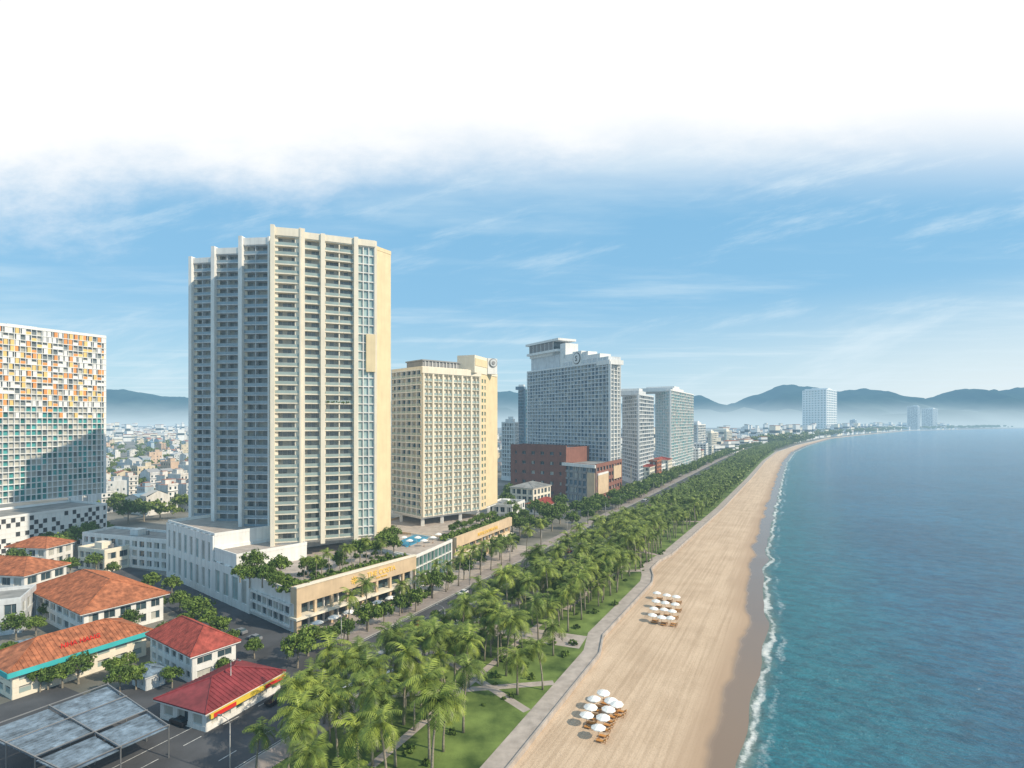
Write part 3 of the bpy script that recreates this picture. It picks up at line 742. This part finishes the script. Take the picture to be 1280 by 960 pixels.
for k,(s0,t0,s1,t1,w) in enumerate(((95,-81,118,-50,2.2),(118,-81,104,-50,2.0),(140,-81,143,-52,9),(205,-81,222,-56,3),(262,-81,250,-55,2.5),(330,-81,345,-52,3),(75,-66,150,-68,1.8),(165,-66,260,-64,1.8))):
    a=ST(s0,t0);c=ST(s1,t1);d=(c-a).normalized();n=Vector((-d.y,d.x,0))*w/2
    polys('path',[a-n,c-n,c+n,a+n],.078+k*.004,pale)
def mountmat():
    m,n,l,b,h=newmat('hazy_forested_hills');geo=n.new("ShaderNodeNewGeometry");P=geo.outputs['Position']
    c=ramp(n,l,noi(n,l,P,.004,6,.65),[(.35,(.02,.06,.06)),(.7,(.08,.14,.11))]);l.new(c,b.inputs['Base Color'])
    b.inputs['Roughness'].default_value=1;b.inputs['Specular IOR Level'].default_value=0
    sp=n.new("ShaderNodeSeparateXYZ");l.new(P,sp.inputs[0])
    air_haze=n.new("ShaderNodeEmission");air_haze.inputs[0].default_value=(.20,.38,.53,1)  # blue aerial haze painted onto the hills as emission
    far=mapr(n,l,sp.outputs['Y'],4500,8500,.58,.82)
    m0=n.new("ShaderNodeMixShader");l.new(far,m0.inputs[0]);l.new(b.outputs[0],m0.inputs[1]);l.new(air_haze.outputs[0],m0.inputs[2])
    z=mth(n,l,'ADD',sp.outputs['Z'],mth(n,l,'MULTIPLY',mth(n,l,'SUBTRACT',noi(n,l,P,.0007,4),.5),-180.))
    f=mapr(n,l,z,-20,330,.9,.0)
    em=n.new("ShaderNodeEmission");em.inputs[0].default_value=(.62,.80,.90,1)  # pale low mist painted as emission, stronger towards the foot
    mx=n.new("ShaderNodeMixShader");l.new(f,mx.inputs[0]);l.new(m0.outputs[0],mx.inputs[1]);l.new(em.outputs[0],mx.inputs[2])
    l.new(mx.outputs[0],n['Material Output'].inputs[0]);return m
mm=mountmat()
def range_(name,prof,Yr,depth,seed):
    b=MB();u0=prof[0][0];u1=prof[-1][0];n=int((u1-u0)/3);rowsM=24
    for j in range(rowsM+1):
        f=j/rowsM;g=1-abs(f-.55)/.55 if f<.55 else 1-(f-.55)/.45
        for i in range(n+1):
            u=u0+(u1-u0)*i/n;hv=lerpt(prof,u);h=(HV-hv)*Yr/F+60
            Y=Yr+(f-.55)*depth;x=(u-640)/F*Yr
            nz=noise.fractal(Vector((x*.0016,Y*.0016,seed)),1,2,5)
            nn=noise.noise(Vector((x*.006,seed,0)))*16+noise.noise(Vector((x*.02,seed,5)))*8
            z=h*max(0,g)**.9*(1+nz*.7*math.sqrt(max(0,1-g)))+nn*g
            b.v.append((x,Y,z-15*(1-g)))
    for j in range(rowsM):
        for i in range(n):
            k=j*(n+1)+i;b.f.append((k,k+1,k+n+2,k+n+1));b.m.append(0)
    structure(name,b,[mm],True)
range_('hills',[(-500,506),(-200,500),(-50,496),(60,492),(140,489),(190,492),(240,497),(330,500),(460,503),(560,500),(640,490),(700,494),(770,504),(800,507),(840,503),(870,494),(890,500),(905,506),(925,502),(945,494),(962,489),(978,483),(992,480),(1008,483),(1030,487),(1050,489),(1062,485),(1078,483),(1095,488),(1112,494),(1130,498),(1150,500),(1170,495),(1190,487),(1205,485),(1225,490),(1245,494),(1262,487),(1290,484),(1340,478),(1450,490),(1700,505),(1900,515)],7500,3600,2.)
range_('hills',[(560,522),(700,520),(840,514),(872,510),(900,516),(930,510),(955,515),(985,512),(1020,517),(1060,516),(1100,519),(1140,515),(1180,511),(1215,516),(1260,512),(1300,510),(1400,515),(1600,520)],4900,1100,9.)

# ===== trees =====
def palm_crown(seed,nf=22,seg=7,fl=4.0,leaf=2):
    r=random.Random(seed);b=MB()
    for i in range(nf):
        az=2.4*i+r.uniform(-.3,.3);el=math.radians(r.uniform(-25,70)) if i>3 else math.radians(r.uniform(60,85))
        L=fl*r.uniform(.8,1.12);p=Vector((0,0,0));d0=Vector((math.cos(az),math.sin(az),0));side=Vector((-math.sin(az),math.cos(az),0))
        pts=[p.copy()];e=el
        for k in range(seg):
            p=p+(d0*math.cos(e)+Vector((0,0,1))*math.sin(e))*L/seg;e-=r.uniform(.20,.33)*7/seg;pts.append(p.copy())
        for k in range(seg):
            a,c=pts[k],pts[k+1];dd=(c-a)
            b.poly([a-side*.06,c-side*.04,c+side*.04,a+side*.06])
            for q in range(leaf):
                m=a+dd*(q/leaf);f=(k+q/leaf)/seg;ln=(.3+.95*math.sin(math.pi*min(1,f*.85+.15)))*fl/3.8
                for sg in (-1,1):
                    tip=m+side*sg*ln*.75+dd.normalized()*ln*.6+Vector((0,0,-.4*ln*r.uniform(.5,1.4)))
                    b.poly([m,m+dd*(.75/leaf),tip+dd*.06,tip])
    for i in range(5):
        a=r.random()*6.28;b.tube([(0,0,-.1),(math.cos(a)*.3,math.sin(a)*.3,-.4)],[.1,.16],5)
    return b
def palm_trunk(seed,h):
    r=random.Random(seed);lx,ly=r.uniform(-1.2,1.2),r.uniform(-1.2,1.2);b=MB()
    pts=[(lx*(i/6)**2,ly*(i/6)**2,h*i/6) for i in range(7)];b.tube(pts,[.28,.22,.19,.17,.16,.15,.14],7);return b,Vector(pts[-1])
def leafball(seed,rx,rz,nc,nl,ls,zc):
    r=random.Random(seed);b=MB()
    for _ in range(nc):
        th=r.random()*6.28;ph=math.acos(r.uniform(-.55,1));rr=r.uniform(.45,1.0)
        c=Vector((math.sin(ph)*math.cos(th)*rx*rr,math.sin(ph)*math.sin(th)*rx*rr,zc+math.cos(ph)*rz*rr));cr=rx*r.uniform(.2,.36)
        for _ in range(nl):
            d=Vector((r.gauss(0,1),r.gauss(0,1),r.gauss(0,.8))).normalized();p=c+d*cr*r.uniform(.6,1)
            n=(d+Vector((r.gauss(0,.5),r.gauss(0,.5),r.gauss(0,.5)))).normalized();x=n.orthogonal().normalized();y=n.cross(x);a=r.random()*6.28
            X=(x*math.cos(a)+y*math.sin(a))*ls*r.uniform(.6,1.2);Y=(y*math.cos(a)-x*math.sin(a))*ls*r.uniform(.4,.9)
            b.poly([p-X,p-Y,p+X,p+Y])
    return b
def tree_trunk(seed,h,rx):
    r=random.Random(seed);b=MB();b.tube([(0,0,0),(.1,0,h*.3),(0,.1,h*.6)],[.35,.27,.2],7)
    for i in range(5):
        a=i*1.25+r.random();b.tube([(0,.1,h*.45),(math.cos(a)*rx*.35,math.sin(a)*rx*.35,h*.65),(math.cos(a)*rx*.65,math.sin(a)*rx*.65,h*.85)],[.16,.1,.05],5)
    return b
PC=[palm_crown(i,19+i%3*4,fl=3.9+.25*(i%4)).mesh('crown',[palml]) for i in range(8)]
PT=[];
for i,h in enumerate((9,11,13,10,7.5,12)):
    t,e=palm_trunk(i+20,h);PT.append((t.mesh('trunk',[bark],smooth=True),e))
def place(kind,p,trunk,off,crown,sc,rz,label,group,zs=1):
    r=bpy.data.objects.new(kind,None);COL.objects.link(r);r.location=p;r.rotation_euler=(0,0,rz);r.scale=(sc,sc,sc*zs);r.empty_display_size=.5
    top(r,label,'tree',group);link('trunk',trunk,r)
    o=link('crown',crown,r);o.location=off;o.rotation_euler=(0,0,R.random()*6.28);return r
NPALM=[0]
def palm(p,sc=None,lab='tall coconut palm with arching fronds in the seafront park'):
    if NPALM[0]>=300: return
    NPALM[0]+=1;i=R.randrange(6);place('palm_tree',p,PT[i][0],PT[i][1],R.choice(PC),sc or R.uniform(.85,1.2),R.random()*6.28,lab,'coconut palms')
BT=[]
for i in range(4):
    rx=3.4+i*.4;h=7.5+i*.6
    BT.append((tree_trunk(i,h,rx).mesh('trunk',[bark]),leafball(i+50,rx,rx*.7,50,36,.40,h*.75).mesh('crown',[leafm])))
def btree(p,sc=None,lab='leafy green broadleaf tree',group='broadleaf trees'):
    i=R.randrange(4);place('broadleaf_tree',p,BT[i][0],Vector((0,0,0)),BT[i][1],sc or R.uniform(.75,1.15),R.random()*6.28,lab,group)
SB=[leafball(i+80,1.4,.9,14,26,.28,.6).mesh('garden_shrub',[leafm]) for i in range(4)]
def shrub(p,sc=1.,lab='dense green garden shrub'):
    o=link('garden_shrub',R.choice(SB));o.location=p;o.scale=(sc,)*3;o.rotation_euler=(0,0,R.random()*6.28);top(o,lab,'shrub','garden shrubs')
def put_ok(L,p,d):
    if any((p-q).length<d for q in L): return False
    L.append(p);return True
LS=[]
def inpark(s,t):
    if s<150 and -64<t: return R.random()<.10
    if 134<s<148 and t>-74: return False
    if 150<s<172 and t>-58: return False
    if noise.noise(Vector((s*.045,t*.07,4)))>.30: return R.random()<.2
    return True
for s in range(115,250,8):
    p=ST(s,-109.5+R.uniform(-.4,.4),.13)
    if R.random()<.8: palm(p,None,'coconut palm growing from the hotel pavement')
for q in ((378,955),(405,905)): palm(G(*q))
for u,v in ((380,728),(412,722),(440,712),(458,704),(476,700),(395,728),(428,716)):
    q=G(u,v,11);palm(q,.6,'short palm planted on the podium roof terrace')
for s in range(64,330,7):
    p=ST(s+R.uniform(-2,2),-82.6+R.uniform(-.5,.5),.13);LS.append(p);palm(p,R.uniform(.85,1.1))
k=0
while k<12000 and NPALM[0]<262:
    k+=1;s=60+R.random()**.8*220;t=R.uniform(-79.5,-50 if s<150 else -56)
    if not inpark(s,t): continue
    p=ST(s,t,.07)
    if put_ok(LS,p,3.9 if R.random()<.8 else 2.4): palm(p)
k=0
while k<4000 and NPALM[0]<300:
    k+=1;s=R.uniform(275,345);t=R.uniform(-79,-54);p=ST(s,t,.07)
    if put_ok(LS,p,4.6): palm(p)
for k in range(130):
    s=R.uniform(90,400);t=R.uniform(-79,-56);p=ST(s,t,.07)
    if inpark(s,t) and put_ok(LS,p,3.2): btree(p,R.uniform(.45,.8),'small leafy tree between the palms of the park')
for _ in range(90):
    s=R.uniform(75,260);t=R.uniform(-80,-53);shrub(ST(s,t,.07),R.uniform(.3,.9),'low clipped shrub on the park lawn')
for u,v,sc_ in ((250,783,.8),(262,790,.75),(238,770,.6),(180,652,1.3),(160,655,1.3),(200,650,1.1),(95,690,1.1),(75,700,1.2),(110,680,1),(60,690,1),(130,672,1),(372,835,.8),(318,823,.6),(200,765,.6),(215,745,.7),(25,860,.7),(60,862,.6),(98,855,.7),(140,850,.6),(10,830,.6),
   (640,665,1.2),(650,672,1.1),(662,668,1.2),(676,672,1.1),(690,664,1.3),(700,655,1.3),(715,662,1.2),(640,650,1.1),(632,640,1.2),(720,648,1.2),(735,655,1.1),(640,690,1),(625,700,1),(600,712,.9),(580,725,.9),(540,748,.9),(520,765,.9),(500,770,.8),(460,790,.8),(700,640,1.2),(745,640,1.1),(680,650,1.1),(280,845,.5),(385,820,.9),(655,655,1.),(668,648,1.1),(190,742,.8),(225,765,.8),(165,790,.6),(50,865,.6),(78,860,.6),(150,640,1.3),(190,640,1.2),(225,640,1.1),(20,720,1.),(40,705,1.),(5,745,.8),(88,720,.8),(150,868,.6),(170,862,.6),(232,790,.6),(640,632,1.4),(636,622,1.3),(430,805,.7),(410,815,.7),(480,782,.8),(560,738,.8),(275,800,.7),(290,812,.6),(20,800,.7),(45,795,.6),(215,860,.5),(8,690,1.1),(30,690,1.1),(140,722,.7),(120,715,.8)):
    btree(G(u,v),sc_)
for _ in range(60):
    s=R.uniform(330,560);t=R.uniform(-121,-108);btree(ST(s,t),R.uniform(.7,1.1),'leafy street tree beside the seafront road')
# planted median: one clipped hedge run per segment
hb=MB()
for i in range(7): hb.add(leafball(200+i,.75,.6,7,14,.24,.35),Matrix.Translation((-6+i*2,0,0)))
HM=hb.mesh('hedge',[leafm])
for i in range(26):
    o=link('hedge',HM);o.location=ST(122+i*15.5,-96,.15);o.rotation_euler=(0,0,RA);top(o,'low clipped green hedge on the road median','hedge','median hedges')
for s in range(120,330,17): btree(ST(s,-96,.15),R.uniform(.35,.5),'small tree planted in the road median')
def onroof(p,z,f,*a):
    f(Vector((p[0],p[1],z)),*a)
for p in TERR: onroof(p,17+15*(ZT-17)/33+.25,shrub,.55,'green shrub growing on a tower balcony')
for i in range(34):
    f=i/33;p=C.lerp(Rp,f)+Vector((-2.2,1.2,0));onroof(p,11.1,shrub,R.uniform(1.,1.6),'planted shrub along the podium roof edge')
for i in range(20):
    p=mid.lerp(C,.1+.9*i/19)+Vector((3,2.5,0));onroof(p,11.1,shrub,R.uniform(.9,1.6),'planted shrub along the podium roof edge')
for i in range(30):
    p=C.lerp(Rp,R.random())+Vector((-3,2,0))*R.uniform(1.5,5);onroof(p,11.1,shrub,R.uniform(.5,1.2),'garden shrub on the podium roof terrace')
for u,v in ((300,728),(318,722),(335,728),(350,724),(312,735),(385,722),(402,718),(480,690),(470,697),(490,684),(492,694),(328,735),(345,738),(425,712),(450,704)):
    onroof(G(u,v,11),11,btree,R.uniform(.55,.8),'small tree planted on the podium roof terrace')
for i in range(24):
    p=Q1.lerp(Q2,i/23)+Vector((-3,1.5,0));onroof(p,11.3,shrub,R.uniform(1.,1.9),'planted shrub along the podium roof edge')
for i in range(8):
    p=Q1.lerp(Q2,.2+.1*i)+Vector((-6,3,0));onroof(p,11.3,btree,.5,'small tree planted on the podium roof terrace')
for i in range(34):
    s=R.uniform(114,165);t=R.uniform(-119,-112.5);shrub(ST(s,t,.05),R.uniform(.6,1.2),'green shrub in the hotel entrance garden')
for u,v in ((120,775),(150,790),(205,800),(160,840),(185,850),(60,775),(30,765)): btree(G(u,v),.5)
def lowpalm(seed):
    b=palm_crown(seed,13,4,4.2,1);o=MB();o.add(b,Matrix.Translation((0,0,9)));o.tube([(0,0,0),(0,0,9)],[.2,.15],4);return o
LPm=[lowpalm(i) for i in range(3)];LB=[leafball(i+9,4,2.6,20,12,.8,6) for i in range(3)]
b=MB()
for _ in range(2300):
    s=345+R.random()**1.4*1600;t=R.uniform(-81.5,-51)+shift(s);M=Matrix.Translation(ST(s,t))@Matrix.Rotation(R.random()*6,4,'Z')@Matrix.Scale(R.uniform(.75,1.25),4)
    if s<1180 and t>wall_t(s)-6: continue
    b.add(R.choice(LPm) if R.random()<.62 else R.choice(LB),M)
for _ in range(600):
    s=400+R.random()*1400;t=R.uniform(-120,-107)+shift(s);M=Matrix.Translation(ST(s,t))@Matrix.Rotation(R.random()*6,4,'Z')@Matrix.Scale(R.uniform(.6,1.2),4)
    b.add(R.choice(LB),M)
for _ in range(600):
    s=1400+R.random()*4000;t=R.uniform(-140,-40)+shift(s);M=Matrix.Translation(ST(s,t))@Matrix.Scale(R.uniform(1.4,3),4);b.add(LB[0],M)
for _ in range(260):
    Y=R.uniform(330,1400);p=rayY(R.uniform(100,262),Y)
    M=Matrix.Translation((p.x,p.y,0))@Matrix.Scale(R.uniform(.8,1.4),4);b.add(R.choice(LB),M)
o=link('tree_belt',b.mesh('tree_belt',[palml]));o['kind']='stuff';o['label']='far belt of palms and trees along the bay road';o['category']='trees'

# ===== beach umbrellas and loungers =====
def umb_parts(r=1.45):
    b=MB();n=8;top_=(0,0,2.75);ring=[(math.cos(i*math.pi/4)*r,math.sin(i*math.pi/4)*r,2.15) for i in range(n)];mid_=[(math.cos(i*math.pi/4)*r*.5,math.sin(i*math.pi/4)*r*.5,2.52) for i in range(n)]
    for i in range(n):
        j=(i+1)%n;b.poly([top_,mid_[i],mid_[j]]);b.poly([mid_[i],ring[i],ring[j],mid_[j]])
        a,c=ring[i],ring[j];b.poly([a,(a[0],a[1],2.0),(c[0],c[1],2.0),c])
    p=MB();p.tube([(0,0,-.2),(0,0,2.85)],[.04,.03],6);p.tube([(0,0,0),(0,0,.1)],[.3,.28],8)
    return b.mesh('canopy',[canvas]),p.mesh('pole',[wood])
UC,UP=umb_parts()
def umbrella(p,lab,group,sc=1.):
    r=bpy.data.objects.new('beach_umbrella',None);COL.objects.link(r);r.location=p;r.scale=(sc,)*3;r.rotation_euler=(R.uniform(-.06,.06),R.uniform(-.06,.06),R.random());r.empty_display_size=.3
    top(r,lab,'umbrella',group);link('canopy',UC,r);link('pole',UP,r)
def lounger_m():
    b=MB();b.box(-.33,.33,-1.0,.35,.28,.36,0);k=Matrix.Translation((0,.35,.3))@Matrix.Rotation(math.radians(35),4,'X');b.box(-.33,.33,0,.7,0,.08,0,k)
    c=MB()
    for x in (-.3,.3):
        c.box(x-.04,x+.04,-1.0,.9,.2,.275,0)
        for y in (-.9,.75): c.box(x-.03,x+.03,y-.03,y+.03,-.1,.2,0)
    return b.mesh('cushion',[mat('orange_cushion',(.5,.24,.07))]),c.mesh('frame',[wood])
LC,LF_=lounger_m()
def lounger(p,rz,group):
    r=bpy.data.objects.new('sun_lounger',None);COL.objects.link(r);r.location=p;r.rotation_euler=(0,0,rz+R.uniform(-.12,.12));r.empty_display_size=.3
    top(r,'timber sun lounger with orange cushion on the sand','sun lounger',group);link('cushion',LC,r);link('frame',LF_,r)
ZB=-.8
near=[(754,864),(743,872),(764,874),(738,882),(760,885),(733,892),(754,895),(748,908),(771,878)]
for u,v in near:
    p=G(u,v,ZB+2.4);p.z=ZB;umbrella(p,'white canvas beach umbrella over sun loungers on sand','beach umbrellas')
    for dx in (-.75,.75): lounger(p+AX*dx*1.2+PX*.9+Vector((0,0,.05)),RA+math.pi,'sun loungers')
for i in range(4):
    for j in range(3):
        u=822+j*12-i*2.4+R.uniform(-1,1);v=741+i*9+j*1.8+R.uniform(-.7,.7);p=G(u,v,ZB+2.4);p.z=ZB;umbrella(p,'white canvas beach umbrella in a neat cluster on sand','beach umbrellas')
        for dx in (-.75,.75): lounger(p+AX*dx*1.2+PX*.9+Vector((0,0,.05)),RA+math.pi,'sun loungers')
b=MB();pc=[G(508,684,11.4),G(536,672,11.4),G(520,668,11.4),G(496,678,11.4)]
b.prism(pc,11.3,11.55,0);o=link('swimming_pool',b.mesh('swimming_pool',[poolm]));top(o,'bright blue rooftop swimming pool on the podium terrace','pool')
for u,v in ((512,676),(522,672),(530,676),(541,672),(505,672),(548,668)):
    p=G(u,v,13.5);p.z=11.45;umbrella(p,'white umbrella beside the rooftop pool','pool umbrellas',1.0)
for i in range(6):
    p=C.lerp(Rp,.1+.12*i)+fn*5.5;umbrella(Vector((p.x,p.y,.05)),'white umbrella at the hotel entrance terrace','terrace umbrellas',1.15)

# ===== vehicles, lamps =====
def car_meshes():
    prof=[(-2.15,.35),(2.15,.35),(2.2,.75),(1.95,.92),(1.1,1.0),(-1.75,1.05),(-2.2,.95)];cab=[(-1.6,1.02),(1.0,.99),(.35,1.45),(-1.15,1.48)]
    def ext(pf,w,w2=None):
        b=MB();n=len(pf);w2=w2 or w
        for sg in (-1,1): b.v+=[(x,sg*(w if z<1.2 else w2),z) for x,z in pf]
        b.f.append(tuple(range(n)));b.m.append(0);b.f.append(tuple(reversed(range(n,2*n))));b.m.append(0)
        for i in range(n):
            j=(i+1)%n;b.f.append((i,i+n,j+n,j));b.m.append(0)
        return b
    body=ext(prof,.88);rf=MB();rf.box(-1.1,.3,-.68,.68,1.481,1.52,0);body.add(rf,Matrix.Identity(4))
    cabm=ext(cab,.82,.7);w=MB();w.tube([(0,-.1,0),(0,.1,0)],[.33,.33],14)
    return body,cabm,w
bd,cb,wh=car_meshes();cm=cb.mesh('window',[glass]);wm_=wh.mesh('wheel',[tyre]);BM=[bd.mesh('body',[m]) for m in CARM];CN=['white','silver','black','red']
def car(s,t,rev=False,rz=None,P_=None):
    i=R.choice((0,1,1,2) if P_ else (0,0,1,2,3));r=bpy.data.objects.new('parked_car' if P_ else 'car',None);COL.objects.link(r);r.location=P_ or ST(s,t,.01);r.rotation_euler=(0,0,(rz if rz is not None else RA)+(math.pi if rev else 0));r.empty_display_size=.3
    top(r,CN[i]+' saloon car on the asphalt beside the kerb','car','cars');link('body',BM[i],r);link('window',cm,r)
    for x in (-1.35,1.35):
        for y in (-.8,.8): link('wheel',wm_,r,Matrix.Translation((x,y,.33)))
for s in (90,121,139,176,198,236,280,325,390,455): car(s+R.uniform(-4,4),R.choice((-88.8,-93.2)))
for s in (84,128,160,187,221,262,300,350,420): car(s+R.uniform(-4,4),R.choice((-99,-103)),True)
for u,v in ((300,792),(318,800),(190,838),(225,905)): car(0,0,rz=RA+math.pi/2,P_=G(u,v)+Vector((0,0,.01)))
T=Thing('coach','white coach with dark windows parked at the kerb','bus',G(412,893),[CARM[0]],None)
q=G(412,893)-PX*2.6;M=Matrix.Translation((q.x,q.y,0))@Matrix.Rotation(RA,4,'Z')
b=MB();b.box(-5,5,-1.22,1.22,.4,3.1,0,M);b.box(-4.7,4.6,-1.05,1.05,3.1,3.25,0,M);b.box(-2,1,-.7,.7,3.25,3.5,0,M);T.extra_mesh('body',b,[CARM[0]])
for sg in (-1,1):
    b=MB();b.box(-4.6,4.3,sg*1.225-.01,sg*1.235+.01,1.5,2.7,0,M);T.extra_mesh('window',b,[glass])
    for x in (-3.3,3.2):
        b=MB();b.tube([M@Vector((x,sg*1.0,.5)),M@Vector((x,sg*1.24,.5))],[.5,.5],14);T.extra_mesh('wheel',b,[tyre])
b=MB();b.box(4.99,5.03,-1.1,1.1,1.2,2.8,0,M);T.extra_mesh('windscreen',b,[glass]);T.finish()
b=MB();b.tube([(0,0,0),(0,0,.5),(0,0,9)],[.16,.12,.07],8);b.tube([(0,0,8.8),(.9,0,9.5),(2.4,0,9.7)],[.06,.05,.04],6);pm=b.mesh('post',[steel],smooth=True)
b=MB();b.box(2.2,3.1,-.16,.16,9.6,9.75,0);b.box(2.3,3.0,-.12,.12,9.55,9.599,1);hm=b.mesh('lamp_head',[steel,canvas])
for k,s in enumerate(list(range(62,520,32))+list(range(78,520,32))):
    sd=k<len(range(62,520,32));r=bpy.data.objects.new('street_lamp',None);COL.objects.link(r);r.location=ST(s,-85.2 if sd else -106.9,.1);r.rotation_euler=(0,0,RA+(math.pi/2 if sd else -math.pi/2));r.empty_display_size=.3
    top(r,'grey steel street lamp with single arm over the road','street lamp','street lamps');link('post',pm,r);link('lamp_head',hm,r)

# ===== camera, light, world =====
cd=bpy.data.cameras.new('camera');cd.lens=36*F/1280;cd.sensor_width=36;cd.shift_y=(HV-480)/1280;cd.clip_end=60000;cd.clip_start=1
co=bpy.data.objects.new('camera',cd);co.location=(0,0,HC);co.rotation_euler=(math.pi/2,0,0);COL.objects.link(co);sc.camera=co
sv=Vector((.92,-.39,0)).normalized();el=math.radians(37);sd=Vector((sv.x*math.cos(el),sv.y*math.cos(el),math.sin(el)))
ld=bpy.data.lights.new('sun','SUN');ld.energy=4.6;ld.angle=math.radians(.6);ld.color=(1,.86,.66)
lo=bpy.data.objects.new('sun',ld);lo.rotation_euler=sd.to_track_quat('Z','Y').to_euler();COL.objects.link(lo)
w=bpy.data.worlds.new("World");sc.world=w;w.use_nodes=True;n=w.node_tree.nodes;l=w.node_tree.links
bg=n['Background'];bg.inputs[1].default_value=.1
sky=n.new("ShaderNodeTexSky");sky.sky_type='NISHITA';sky.sun_disc=False;sky.sun_elevation=el;sky.sun_rotation=math.atan2(sv.x,sv.y);sky.air_density=1.;sky.dust_density=.6;sky.ozone_density=2.
tc=n.new("ShaderNodeTexCoord");sp=n.new("ShaderNodeSeparateXYZ");l.new(tc.outputs['Generated'],sp.inputs[0])
x,y,z=sp.outputs
yc=mth(n,l,'MAXIMUM',y,.15);zy=mth(n,l,'DIVIDE',z,yc);xy=mth(n,l,'DIVIDE',x,yc)
cv=n.new("ShaderNodeCombineXYZ");l.new(xy,cv.inputs[0]);l.new(zy,cv.inputs[1])
zc=mth(n,l,'MAXIMUM',z,.03);cl=n.new("ShaderNodeCombineXYZ");l.new(mth(n,l,'DIVIDE',x,zc),cl.inputs[0]);l.new(mth(n,l,'DIVIDE',y,zc),cl.inputs[1])
n1=noi(n,l,cv.outputs[0],3.0,9,.62,(1,1.9,1));n2=noi(n,l,cl.outputs[0],.55,8,.6,(.5,1.2,1));n3=noi(n,l,cv.outputs[0],2.2,9,.65,(1,5,1),rot=-.25)
thr=mth(n,l,'ADD',zy,mth(n,l,'MULTIPLY',xy,-.10))
dk=mapr(n,l,mth(n,l,'ADD',thr,mth(n,l,'MULTIPLY',mth(n,l,'SUBTRACT',n1,.5),.42)),.40,.60)
dk=mth(n,l,'MULTIPLY',dk,mapr(n,l,zy,1.0,2.0,1,.35));dk=mth(n,l,'MULTIPLY',dk,mapr(n,l,y,.0,.35))
veil=mapr(n,l,zy,.36,.60,0,1.);veil=mth(n,l,'MULTIPLY',veil,mapr(n,l,zy,1.0,2.0,1,.35));veil=mth(n,l,'MULTIPLY',veil,mapr(n,l,y,.0,.35))
wisp=mth(n,l,'MULTIPLY',mapr(n,l,n2,.46,.72),.5);wisp2=mth(n,l,'MULTIPLY',mapr(n,l,n3,.5,.74),.55)
ns=sky.outputs[0]
grad=ramp(n,l,z,[(0,(6.2,8.2,9.2)),(.08,(4.8,7.5,9.1)),(.20,(2.9,6.0,8.7)),(.45,(2.4,5.5,8.5))])
c=mixc(n,l,.85,ns,grad)
glow=mth(n,l,'MULTIPLY',mapr(n,l,xy,-.1,1.0),mapr(n,l,z,.02,.22,.75,0));c=mixc(n,l,glow,c,(8.6,9.3,9.5))
c=mixc(n,l,wisp,c,(7.4,8.9,9.7));c=mixc(n,l,wisp2,c,(7.6,9.0,9.8));c=mixc(n,l,dk,c,(9.7,10.0,10.3));c=mixc(n,l,veil,c,(10.5,10.5,10.5))
l.new(c,bg.inputs[0])
sc.view_settings.view_transform='Standard';sc.view_settings.look='None';sc.view_settings.exposure=0
print('palms',NPALM[0],'objs',len(bpy.data.objects))
